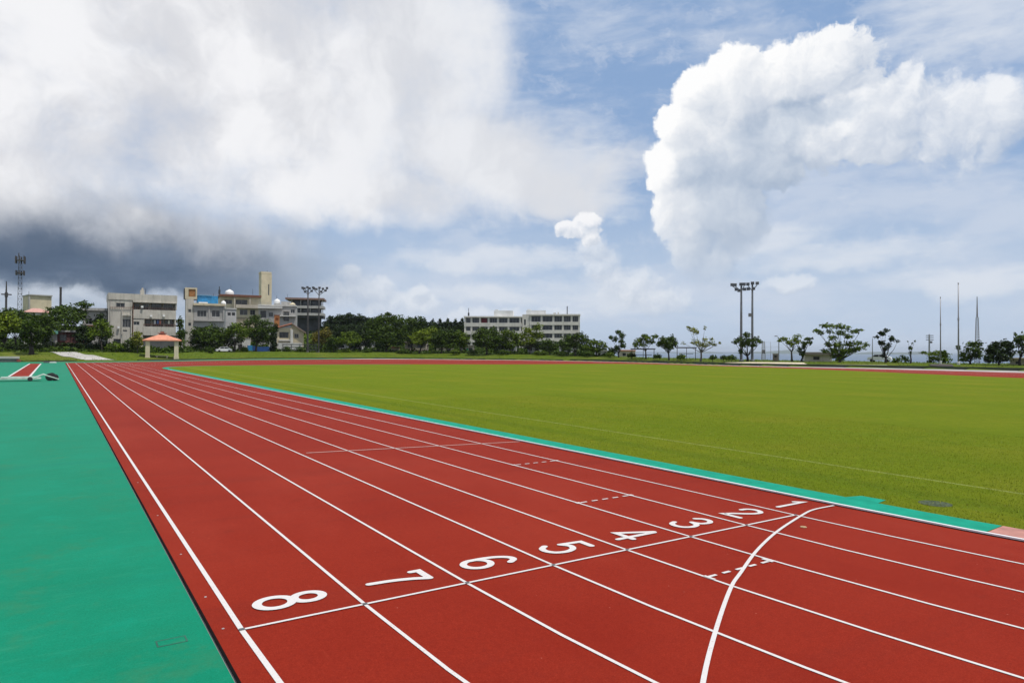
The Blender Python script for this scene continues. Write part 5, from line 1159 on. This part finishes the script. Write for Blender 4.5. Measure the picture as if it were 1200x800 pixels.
r_, H, U = lattice(1145.2, D, 372, 1.1, 0.45, 'lattice radio mast with a thin needle top behind the rounded tree', 'radio_mast', plain('pale_mast_steel', (0.22, 0.20, 0.20), 0.5, 0.3), 22)
bm = bm_new(); add_tube(bm, [(0, 0, H(372)), (0, 0, H(347.5))], [0.17, 0.07], 7); obj('needle', bm, plain('pale_mast_steel', (0.22, 0.20, 0.20), 0.5, 0.3), r_)
r_, H, U = root_at('utility_pole', 1089, De(1089, 26), 'concrete utility pole with short cross arms behind the low flat-topped tree', 'utility pole')
bm = bm_new(); add_tube(bm, [(0, 0, -2), (0, 0, H(391.6))], [0.19, 0.12], 8); obj('pole', bm, POLEP, r_)
for py in (393, 395.4, 398): bm = bm_new(); add_box(bm, -0.55, 0.7, -0.05, 0.05, H(py)-0.07, H(py)+0.05); obj('crossarm', bm, PD, r_)
bm = bm_new(); add_lathe(bm, [(0.18, H(402)), (0.2, H(401)), (0.18, H(399.6))], 0.32, 0, 10); obj('transformer', bm, STEEL, r_)
r_, H, U = lattice(894.7, De(894, 40), 400, 0.9, 0.5, 'short grey lattice mast between the floodlights and the brown booth', 'lattice_mast', POLEP, 9)
bm = bm_new(); add_box(bm, -0.35, 0.35, -0.3, 0.3, H(414), H(410)); obj('equipment_box', bm, PD, r_)
for (px, top, lab, dx) in ((912.6, 393.6, 'thin street lamp rising beside the brown booth', -3.2), (1022.4, 394.4, 'thin grey street lamp left of the windswept dark tree', 2.2)):
    r_, H, U = root_at('street_lamp', px, De(px, 15), lab, 'street lamp', 'thin street lamps')
    bm = bm_new(); add_tube(bm, [(0, 0, -0.5), (0, 0, H(top+3)), (U(px+dx*0.3), 0, H(top+0.8)), (U(px+dx), 0, H(top))], [0.075, 0.06, 0.05, 0.045], 8); obj('pole', bm, POLEP, r_, True)
    bm = bm_new(); x = U(px+dx); add_box(bm, x-0.28, x+0.28, -0.12, 0.12, H(top)-0.12, H(top)+0.05); obj('lamp_head', bm, LH, r_)
for (px, lab) in ((938, 'left one of two thin wire-net posts'), ):
    pass
# wire net on thin posts between floodlights and pair of trees
r_, H, U = root_at('net_fence', 903, De(903, 11), 'faint wire net on thin posts between the floodlights and the street lamp', 'fence')
for x in (893, 903, 913): bm = bm_new(); add_tube(bm, [(U(x), 0, -0.3), (U(x), 0, H(400.5))], 0.03, 6); obj('post', bm, POLEP, r_)
bm = bm_new()
for py in (401, 406, 411, 416): add_tube(bm, [(U(893), 0.035, H(py)), (U(913), 0.035, H(py))], 0.012, 4)
obj('wire', bm, POLEP, r_)

# ------------------------------------------------------------------ cars
def car(px, D, label, col, turn, L=3.9):
    p = on_ground(px, D); v = ray(px, horizon(px)); a = math.atan2(v[0], v[1]); r_ = empty('parked_car', p, -a+R(turn)); tag(r_, label, 'car')
    prof = [(-1.95, 0.32), (-1.97, 0.62), (-1.85, 0.86), (-1.25, 0.94), (-0.75, 1.40), (0.65, 1.46), (1.45, 1.05), (1.88, 0.92), (1.95, 0.60), (1.93, 0.32)]
    bm = bm_new(); W = 0.78; rows = []
    for y, ins in ((-W, 0.0), (-W-0.04, 0.0), (W+0.04, 0.0), (W, 0.0)):
        rows.append([bm.verts.new((x*L/3.9, y*(1-(0.14 if z > 1.1 else 0)), z)) for x, z in prof])
    for A, B in zip(rows, rows[1:]):
        for k in range(len(prof)): bm.faces.new((A[k], A[(k+1) % len(prof)], B[(k+1) % len(prof)], B[k]))
    bm.faces.new(rows[0]); bm.faces.new(list(reversed(rows[-1]))); bmesh.ops.recalc_face_normals(bm, faces=bm.faces)
    obj('body', bm, plain('car_paint', col, 0.3, 0, 0.05), r_)
    for sy in (-1, 1):
        bm = bm_new(); y = sy*(W+0.046)*0.96
        for q in ([(-1.12, 0.98), (-0.72, 1.33), (-0.05, 1.36), (-0.05, 0.98)], [(0.03, 0.98), (0.03, 1.36), (0.6, 1.37), (1.2, 1.04), (1.2, 0.98)]):
            bm.faces.new([bm.verts.new((x, y, z)) for x, z in q])
        obj('window', bm, glass_mat(), r_)
        for x in (-1.2, 1.22):
            bm = bm_new(); n = 16; ring = [[bm.verts.new((x+rr*math.cos(2*math.pi*k/n), sy*yy, 0.31+rr*math.sin(2*math.pi*k/n))) for k in range(n)] for rr, yy in ((0.31, 0.62), (0.31, 0.835), (0.2, 0.84))]
            for A, B in zip(ring, ring[1:]):
                for k in range(n): bm.faces.new((A[k], A[(k+1) % n], B[(k+1) % n], B[k]))
            bm.faces.new(ring[-1]); bmesh.ops.recalc_face_normals(bm, faces=bm.faces)
            obj('wheel', bm, plain('tyre_black', (0.02, 0.02, 0.02), 0.9), r_)
    return r_
car(262, De(262, 15), 'white car parked under the trees left of the leaning umbrella-shaped tree', (0.70, 0.70, 0.70), 12)
car(1031, De(1031, 18), 'white car parked on the bank left of the windswept dark tree', (0.80, 0.80, 0.80), -10)

# ------------------------------------------------------------------ left infield: runway, trolley, pit cover
def zg(px, py): return ground(px, py)[:2]
P = [zg(10.5, 441), zg(35, 441), zg(48, 426), zg(35, 426)]
sheet('jump_runway', P, 0.012, TRACK)
for (a, b_) in (((10.5, 441), (35, 426)), ((35, 441), (48, 426))):
    bm = bm_new(); ribbon(bm, [zg(*a), zg(*b_)], -0.09, 0.09, 0.0165); obj('runway_line', bm, PAINT, bpy.data.objects['jump_runway'])
# equipment trolley lying across the near end of the runway
c0 = ground(30, 446.3); v = ray(30, 446); a = math.atan2(v[0], v[1]); k = math.hypot(*(c0[:2]-CAM[:2]))*0.9/FPX
t = empty('equipment_trolley', (c0[0], c0[1], 0.006), -a); tag(t, 'long low white equipment trolley with black wheels across the end of the runway', 'trolley')
TW = plain('pale_green_white_paint', (0.46, 0.56, 0.48), 0.7, 0, 0.4, 2); TB = plain('black_rubber', (0.025, 0.027, 0.028), 0.8)
X = lambda px: (px-30)*k*0.97
bm = bm_new(); add_box(bm, X(-6), X(44), -0.6, 0.6, 0.14, 0.24); add_box(bm, X(8), X(38), -0.5, 0.5, 0.242, 0.34); obj('deck', bm, TW, t)
bm = bm_new(); add_tube(bm, [(X(38), -0.75, 0.25), (X(46), -0.72, 0.5), (X(60), -0.68, 0.12)], 0.05, 6); add_tube(bm, [(X(38), 0.75, 0.25), (X(46), 0.72, 0.5), (X(60), 0.68, 0.12)], 0.05, 6); add_tube(bm, [(X(60), -0.68, 0.12), (X(60), 0.68, 0.12)], 0.05, 6); obj('drawbar', bm, TW, t)
for (px, y, r0) in ((52, -0.5, 0.30), (56.5, -0.5, 0.26), (54, 0.5, 0.30), (34, -0.72, 0.17), (2, -0.72, 0.17), (34, 0.72, 0.17), (2, 0.72, 0.17)):
    bm = bm_new(); n = 18; x = X(px); prof = ((0.08, -0.11), (r0, -0.10), (r0*1.02, 0), (r0, 0.10), (0.08, 0.11))
    rr = [[bm.verts.new((x+q*math.cos(2*math.pi*j/n), y+yy, r0+q*math.sin(2*math.pi*j/n))) for j in range(n)] for q, yy in prof]
    for A, B in zip(rr, rr[1:]):
        for j in range(n): bm.faces.new((A[j], A[(j+1) % n], B[(j+1) % n], B[j]))
    bm.faces.new(list(reversed(rr[0]))); bm.faces.new(rr[-1]); obj('wheel', bm, TB, t)
bm = bm_new(); add_box(bm, X(-6), X(6), -0.72, 0.5, 0.305, 0.5); obj('black_pad', bm, TB, t)
# pale slab edging the pit at the left frame edge
b = Bld('pit_cover', 'pale weathered slab cover of the jumping pit at the left frame edge', 'pit cover', -30, 25, De(0, -3), None, 0)
b.root.location.z = 0.0; b.base[2] = 0.0
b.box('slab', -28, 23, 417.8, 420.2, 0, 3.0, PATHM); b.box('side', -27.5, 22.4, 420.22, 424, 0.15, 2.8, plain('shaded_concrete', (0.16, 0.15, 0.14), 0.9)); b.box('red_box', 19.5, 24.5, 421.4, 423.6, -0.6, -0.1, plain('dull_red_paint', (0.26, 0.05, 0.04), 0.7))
for (px, lab) in ((55, 'small dark ground box at the far edge of the green surface left of the lanes'), (62, 'small white ground box at the far edge of the green surface left of the lanes')):
    q = ground(px, 425.2); bm = bm_new(); add_box(bm, -0.5, 0.5, -0.2, 0.2, 0.0065, 0.16); add_box(bm, -0.4, 0.4, -0.15, 0.15, 0.161, 0.22)
    o = obj('ground_box', bm, plain('grey_box_'+('d' if px == 55 else 'w'), (0.10, 0.12, 0.12) if px == 55 else (0.6, 0.62, 0.58), 0.7)); o.location = (q[0], q[1], 0); tag(o, lab, 'box')
# dark brown patch of ground under the first mast
draped('dark_ground_patch', [(1092, 429.4), (1104, 429.8), (1118, 430)], [(1088, 427.6), (1104, 427.2), (1116, 427.6)], plain('dark_brown_ground', (0.06, 0.045, 0.04), 0.95, 0, 0.4, 1), 0.12)

# ------------------------------------------------------------------ scrub under the trees and on the slope behind the houses
def scrub():
    n = 70000; px = rng.uniform(-40, 716, n); d = np.where(rng.uniform(0, 1, n) < 0.5, rng.uniform(15, 50, n), rng.uniform(20, 135, n))
    a = YAW+np.arctan((px-600)/FPX); De_ = np.interp(px, [-60, 0, 60, 120, 200, 300, 450, 540, 650, 750], [156, 152, 150, 152, 159, 190, 193, 182, 176, 154])+d
    x = CAM[0]+De_*np.sin(a); y = CAM[1]+De_*np.cos(a)
    lump = np.sin(x*0.55+1)*np.sin(y*0.47)+0.6*np.sin(x*1.3)*np.cos(y*1.1+2)
    h = np.clip(0.5+0.75*lump, 0.1, 1.9)*np.clip((d-13)/10, 0.15, 1)
    z = terrain_arr(np.stack([x, y], 1))+h*rng.uniform(0, 1, n)**0.6
    P = np.stack([x, y, z], 1); nr = rng.normal(size=(n, 3))*0.6+np.array([0, 0, 0.6]); nr /= np.linalg.norm(nr, axis=1)[:, None]
    t = np.cross(nr, rng.normal(size=(n, 3))); t /= np.linalg.norm(t, axis=1)[:, None]; b = np.cross(nr, t); s = rng.uniform(0.25, 0.65, n)[:, None]
    Q = np.stack([P-t*s, P-b*s*0.5, P+t*s, P+b*s*0.5], 1)
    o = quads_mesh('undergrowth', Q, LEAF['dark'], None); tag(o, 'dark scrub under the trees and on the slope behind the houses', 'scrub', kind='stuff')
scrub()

# ------------------------------------------------------------------ daylight
SUN_EL, SUN_AZ = R(70), YAW+R(122)          # azimuth from +Y towards +X
sd = bpy.data.lights.new('sun', 'SUN'); sd.energy = 3.6; sd.angle = R(0.5); sd.color = (1.0, 0.955, 0.89)
so = bpy.data.objects.new('sun', sd); C.objects.link(so)
dv = Vector((math.sin(SUN_AZ)*math.cos(SUN_EL), math.cos(SUN_AZ)*math.cos(SUN_EL), math.sin(SUN_EL)))
so.rotation_euler = (-dv).to_track_quat('-Z', 'Y').to_euler(); so.location = (0, 0, 60)

world = bpy.data.worlds.new('World'); scene.world = world; world.use_nodes = True
nt = world.node_tree; nt.nodes.clear(); N = nt.nodes
STR = 0.10
class V:
    def __init__(s, k): s.k = k
    def _b(s, op, o, rev=False):
        n = N.new('ShaderNodeMath'); n.operation = op; a, b = (o, s) if rev else (s, o)
        for sock, v in zip(n.inputs, (a, b)):
            if isinstance(v, V): nt.links.new(v.k, sock)
            else: sock.default_value = float(v)
        return V(n.outputs[0])
    def __add__(s, o): return s._b('ADD', o)
    def __radd__(s, o): return s._b('ADD', o)
    def __sub__(s, o): return s._b('SUBTRACT', o)
    def __rsub__(s, o): return s._b('SUBTRACT', o, True)
    def __mul__(s, o): return s._b('MULTIPLY', o)
    def __rmul__(s, o): return s._b('MULTIPLY', o)
def ss(v, a, b, lo=0.0, hi=1.0):
    n = N.new('ShaderNodeMapRange'); n.interpolation_type = 'SMOOTHSTEP'; nt.links.new(v.k, n.inputs[0])
    for i, x in enumerate((a, b, lo, hi)): n.inputs[i+1].default_value = x
    return V(n.outputs[0])
def lin(v, a, b, lo=0.0, hi=1.0):
    n = N.new('ShaderNodeMapRange'); nt.links.new(v.k, n.inputs[0])
    for i, x in enumerate((a, b, lo, hi)): n.inputs[i+1].default_value = x
    return V(n.outputs[0])
def vadd(vec, off):
    n = N.new('ShaderNodeVectorMath'); n.operation = 'ADD'; nt.links.new(vec, n.inputs[0])
    if isinstance(off, tuple): n.inputs[1].default_value = off
    else: nt.links.new(off, n.inputs[1])
    return n.outputs[0]
def vscale(vec, sc):
    n = N.new('ShaderNodeVectorMath'); n.operation = 'MULTIPLY'; nt.links.new(vec, n.inputs[0]); n.inputs[1].default_value = sc; return n.outputs[0]
def nz(vec, scale, detail=5, rough=0.55, color=False, dist=0.0):
    n = N.new('ShaderNodeTexNoise'); n.noise_dimensions = '2D'; nt.links.new(vec, n.inputs['Vector'])
    n.inputs['Scale'].default_value = scale; n.inputs['Detail'].default_value = detail; n.inputs['Roughness'].default_value = rough; n.inputs['Distortion'].default_value = dist
    return n.outputs['Color'] if color else V(n.outputs['Fac'])
def vor(vec, scale, detail=3, rough=0.5):
    n = N.new('ShaderNodeTexVoronoi'); n.voronoi_dimensions = '2D'; n.feature = 'SMOOTH_F1'; n.inputs['Smoothness'].default_value = 0.18; nt.links.new(vec, n.inputs['Vector'])
    n.inputs['Scale'].default_value = scale; n.inputs['Detail'].default_value = detail; n.inputs['Roughness'].default_value = rough; n.normalize = True
    return V(n.outputs['Distance'])
def warp(vec, scale, amp, detail=4, off=(0, 0, 0)):
    c = nz(vadd(vec, off), scale, detail, 0.6, True)
    d = vscale(vadd(c, (-0.5, -0.5, -0.5)), (2*amp, 2*amp, 0)); return vadd(vec, d)
def blobs(vec, L, k=0.35):
    out = None
    for (px, py, rx, ry) in L:
        a, e = azel(px, py); a2, _ = azel(px+rx, py); a1, _ = azel(px-rx, py); _, e2 = azel(px, py-ry); _, e1 = azel(px, py+ry)
        d = vscale(vadd(vec, (-a, -e, 0)), (2/abs(a2-a1), 2/abs(e2-e1), 0))
        n = N.new('ShaderNodeVectorMath'); n.operation = 'DOT_PRODUCT'; nt.links.new(d, n.inputs[0]); nt.links.new(d, n.inputs[1])
        v = 1.0 - V(n.outputs['Value'])
        if out is None: out = v
        else:
            m = N.new('ShaderNodeMath'); m.operation = 'SMOOTH_MAX'; nt.links.new(out.k, m.inputs[0]); nt.links.new(v.k, m.inputs[1]); m.inputs[2].default_value = k; out = V(m.outputs[0])
    return out
def srgb(r_, g, b): return tuple((((c/255)+0.055)/1.055)**2.4 if c > 10 else c/255/12.92 for c in (r_, g, b))
EXPO = 0.0
def sky_c(*c): return tuple(x/STR/(2**EXPO) for x in srgb(*c))
def mix(f, a, b):
    n = N.new('ShaderNodeMix'); n.data_type = 'RGBA'
    for s, v in ((n.inputs[0], f), (n.inputs[6], a), (n.inputs[7], b)):
        if isinstance(v, V): nt.links.new(v.k, s)
        elif isinstance(v, float): s.default_value = v
        elif isinstance(v, tuple): s.default_value = (*v, 1)
        else: nt.links.new(v, s)
    return n.outputs[2]

tc = N.new('ShaderNodeTexCoord'); gen = tc.outputs['Generated']
sep = N.new('ShaderNodeSeparateXYZ'); nt.links.new(gen, sep.inputs[0]); sx, sy, sz = (V(sep.outputs[i]) for i in range(3))
fwd = sx*math.sin(YAW)+sy*math.cos(YAW); side = sx*math.cos(YAW)-sy*math.sin(YAW)
n = N.new('ShaderNodeMath'); n.operation = 'ARCTAN2'; nt.links.new(side.k, n.inputs[0]); nt.links.new(fwd.k, n.inputs[1]); az = V(n.outputs[0])*57.29578
n = N.new('ShaderNodeMath'); n.operation = 'ARCSINE'; nt.links.new(sz.k, n.inputs[0]); el = V(n.outputs[0])*57.29578
cmb = N.new('ShaderNodeCombineXYZ'); nt.links.new(az.k, cmb.inputs[0]); nt.links.new(el.k, cmb.inputs[1]); p = cmb.outputs[0]

sky = N.new('ShaderNodeTexSky'); sky.sky_type = 'NISHITA'; sky.sun_disc = False; sky.sun_elevation = SUN_EL; sky.sun_rotation = SUN_AZ
sky.altitude = 50; sky.air_density = 1.0; sky.dust_density = 1.2; sky.ozone_density = 1.5
col = sky.outputs[0]
# thin veil everywhere, in long streaks
veil = nz(warp(vscale(p, (0.35, 1.0, 0)), 0.12, 1.6), 0.16, 8, 0.62)
col = mix(0.75, col, sky_c(146, 177, 219))
col = mix(ss(el, 16.0, 2.0, 0.0, 0.92), col, sky_c(192, 208, 229))
col = mix(ss(veil, 0.38, 0.68, 0.0, 0.70), col, sky_c(208, 217, 232))
wisp = nz(warp(vscale(p, (0.8, 1.3, 0)), 0.35, 1.1, 5, (77, 3, 0)), 0.42, 9, 0.68)
col = mix(ss(wisp, 0.5, 0.78, 0.0, 0.4)*ss(el, 3.0, 12.0), col, sky_c(214, 221, 234))
base_sky = col
# streaks and pale patches placed in the sky
ps = warp(p, 0.18, 1.5, 6, (31, 7, 0))
st = blobs(ps, [(590, 303, 150, 17), (690, 235, 80, 30), (560, 345, 150, 14), (1000, 300, 160, 22), (1130, 330, 120, 22), (1140, 12, 170, 55), (900, 285, 70, 26), (680, 345, 120, 26), (660, 190, 110, 46)], 0.5)
stn = nz(warp(vscale(p, (0.45, 1.6, 0)), 0.4, 0.6, 4), 0.32, 8, 0.62)
col = mix(ss(st+(stn-0.5)*2.4, -0.3, 1.3, 0.0, 0.72), col, sky_c(226, 231, 239))
# soft low cumulus, half lost in haze
pl = warp(p, 0.45, 0.75, 7, (3, 11, 0))
LOW = [(412, 320, 18, 15), (430, 338, 34, 20), (398, 345, 40, 22), (490, 342, 12, 10), (470, 360, 60, 18), (925, 333, 34, 13), (740, 335, 46, 24), (708, 312, 26, 24), (694, 292, 20, 18), (760, 352, 50, 18), (780, 350, 40, 20), (580, 372, 120, 13)]
def lowf(v): return blobs(v, LOW, 0.4)+(nz(v, 0.5, 8, 0.62)-0.5)*1.9+(0.45-vor(v, 0.8, 3, 0.55))*0.5
l0 = lowf(pl); l1 = lowf(vadd(pl, (-0.4, 0.7, 0)))
lsh = lin(l0-l1, -0.5, 0.6)
col = mix(ss(l0, -0.15, 0.9, 0.0, 0.62)*ss(el, 1.0, 4.0, 0.3, 1.0), col, mix(lsh, sky_c(198, 208, 223), sky_c(234, 238, 244)))

# big stratus deck on the left with a dark slate base
pw = warp(warp(p, 0.055, 4.0, 3, (9, 2, 0)), 0.22, 1.5, 8, (5, 5, 0))
DECK = [(150, 20, 440, 250), (-60, 200, 300, 220), (330, 140, 260, 125), (470, 70, 130, 130), (560, 180, 150, 62), (420, 225, 170, 50), (660, 205, 100, 42), (200, 300, 200, 50)]
dk = blobs(pw, DECK, 0.5)+(nz(p, 0.2, 8, 0.60)-0.5)*1.2
gray = nz(warp(p, 0.07, 3.5, 4, (1, 17, 0)), 0.10, 7, 0.6)
dcol = mix(ss(gray, 0.34, 0.62), sky_c(219, 220, 225), sky_c(246, 246, 248))
dcol = mix(ss(az, -22.0, -2.0, 0.0, 0.5), dcol, sky_c(222, 226, 233))
col = mix(ss(dk, -0.35, 0.95, 0.0, 0.98), col, dcol)
te = el+(az+36.0)*0.065+(nz(warp(p, 0.12, 1.5, 4, (4, 21, 0)), 0.16, 6, 0.58)-0.5)*4.2
grey_in = ss(te, 12.2, 7.0)*ss(az, -9.0, -22.0)*ss(te, 4.1, 5.0)
slate = mix(ss(nz(vscale(p, (0.4, 1.2, 0)), 0.2, 6, 0.6), 0.35, 0.7), sky_c(80, 98, 122), sky_c(104, 121, 144))
slate = mix(ss(te, 6.0, 10.2), slate, sky_c(158, 165, 178))
slate = mix(ss(az, -24.0, -13.0, 0.0, 0.7), slate, sky_c(146, 166, 192))
col = mix(grey_in, col, slate)

lowl = ss(te, 5.6, 3.6)*ss(az, -12.0, -24.0)*0.8
col = mix(lowl, col, mix(ss(nz(vscale(p, (0.5, 1.2, 0)), 0.35, 6, 0.6), 0.35, 0.65), sky_c(158, 174, 194), sky_c(186, 197, 211)))

# towering cumulus on the right
CU = [(822, 106, 34, 34), (798, 152, 30, 34), (780, 198, 26, 36), (786, 246, 24, 38), (812, 290, 28, 36), (812, 185, 36, 50), (815, 245, 40, 50), (832, 308, 28, 28), (842, 335, 30, 24), (862, 106, 50, 52), (850, 175, 62, 62), (848, 245, 52, 55),
      (925, 92, 58, 48), (978, 76, 56, 46), (930, 152, 60, 44), (1000, 140, 56, 46), (1058, 128, 46, 44), (1068, 102, 22, 34), (1098, 138, 50, 58), (1140, 146, 50, 50), (1176, 128, 40, 42), (965, 178, 46, 26), (905, 200, 44, 30), (1020, 165, 50, 28)]
pc = warp(warp(p, 0.20, 0.9, 3, (13, 4, 0)), 1.1, 0.42, 7, (6, 1, 0))
wild = ss(az, 16.0, 27.0)
def cuf(v):
    b = blobs(v, CU, 0.25)
    return b+(nz(v, 0.27, 9, 0.60)-0.5)*(wild*1.3+0.95)+(0.42-vor(v, 0.36, 5, 0.6))*1.25
c0 = cuf(pc); c1 = cuf(vadd(pc, (-0.35, 0.60, 0))); c2 = cuf(vadd(pc, (-1.2, 1.7, 0)))
relief = (c0-c1)*0.55+(c0-c2)*0.65
shade = lin(relief, -0.75, 0.95)
pshd = warp(p, 0.3, 1.4, 6, (8, 8, 0))
core = blobs(pshd, [(862, 255, 62, 80), (885, 210, 70, 40), (830, 315, 48, 50), (955, 132, 60, 18), (900, 160, 50, 24), (835, 200, 40, 30)], 0.5)
coref = ss(core, -0.6, 0.8, 0.0, 0.85)
ccol = mix(shade, sky_c(196, 206, 221), sky_c(255, 255, 255))
ccol = mix(coref, ccol, mix(shade, sky_c(160, 178, 202), sky_c(214, 222, 233)))
soft = ss(el, 9.0, 5.0)
wl = ss(az, 19.0, 33.0)
calpha = ss(c0-soft*0.3-wl*0.15, -0.06, 0.30)
lo = ss(el, 13.5, 7.5)*ss(az, 11.0, 16.5, 0.55, 1.0)
lo = lo+ss(az, 26.0, 35.0)*0.85*(1.0-lo)
calpha = (calpha*(1.0-lo)+ss(c0, -0.45, 1.05)*lo)*ss(el, 3.2, 8.5, 0.0, 1.0)*lin(wl, 0.0, 1.0, 1.0, 0.82)
col = mix(calpha, col, ccol)
# small bright cumulus left of it
SC = [(669, 268, 18, 12), (688, 261, 18, 13), (680, 270, 26, 10), (692, 279, 13, 12), (660, 266, 11, 8)]
ps2 = warp(p, 1.0, 0.35, 7, (2, 9, 0))
def scf(v): return blobs(v, SC, 0.3)+(nz(v, 0.9, 8, 0.62)-0.5)*1.5+(0.45-vor(v, 1.0, 4, 0.6))*0.6
s0 = scf(ps2); s1 = scf(vadd(ps2, (-0.22, 0.38, 0)))
col = mix(ss(s0, -0.05, 0.5, 0.0, 0.93), col, mix(lin(s0-s1, -0.6, 0.5), sky_c(208, 216, 228), sky_c(250, 250, 252)))

def background(c):
    bg = N.new('ShaderNodeBackground'); bg.inputs['Strength'].default_value = STR; nt.links.new(c, bg.inputs['Color']); return bg.outputs[0]
# the detailed clouds stand in the part of the sky over the far side of the arena; the rest is the veiled sky with broad soft cloud
rest = mix(ss(nz(vscale(p, (0.5, 1.0, 0)), 0.045, 5, 0.6), 0.45, 0.62, 0.0, 0.85), base_sky, sky_c(236, 238, 242))
win = ss(az, -56.0, -50.0)*ss(az, 56.0, 50.0)*ss(el, 40.0, 34.0)*ss(el, -2.0, -1.0)
mxs = N.new('ShaderNodeMixShader'); nt.links.new(win.k, mxs.inputs[0]); nt.links.new(background(rest), mxs.inputs[1]); nt.links.new(background(col), mxs.inputs[2])
wo = N.new('ShaderNodeOutputWorld'); nt.links.new(mxs.outputs[0], wo.inputs['Surface'])
world.cycles.sampling_method = 'MANUAL'; world.cycles.sample_map_resolution = 512

vs = scene.view_settings
scene.display_settings.display_device = 'sRGB'
vs.view_transform = 'Standard'; vs.look = 'None'; vs.exposure = EXPO; vs.gamma = 1.0; vs.use_curve_mapping = False
scene.cycles.max_bounces = 6; scene.cycles.transparent_max_bounces = 6
scene.cycles.use_denoising = True

# ------------------------------------------------------------------ the air
HZ = 0.00006
m = bpy.data.materials.new('haze_air'); m.use_nodes = True; hn = m.node_tree; hn.nodes.clear()
pv_ = hn.nodes.new('ShaderNodeVolumePrincipled'); pv_.inputs['Color'].default_value = (0.80, 0.88, 0.97, 1); pv_.inputs['Density'].default_value = HZ; pv_.inputs['Anisotropy'].default_value = 0.2
hn.links.new(pv_.outputs[0], hn.nodes.new('ShaderNodeOutputMaterial').inputs['Volume'])
bm = bm_new(); add_box(bm, CAM[0]-34000, CAM[0]+34000, CAM[1]-34000, CAM[1]+34000, -56, 110)
o = obj('haze', bm, m); o['kind'] = 'stuff'
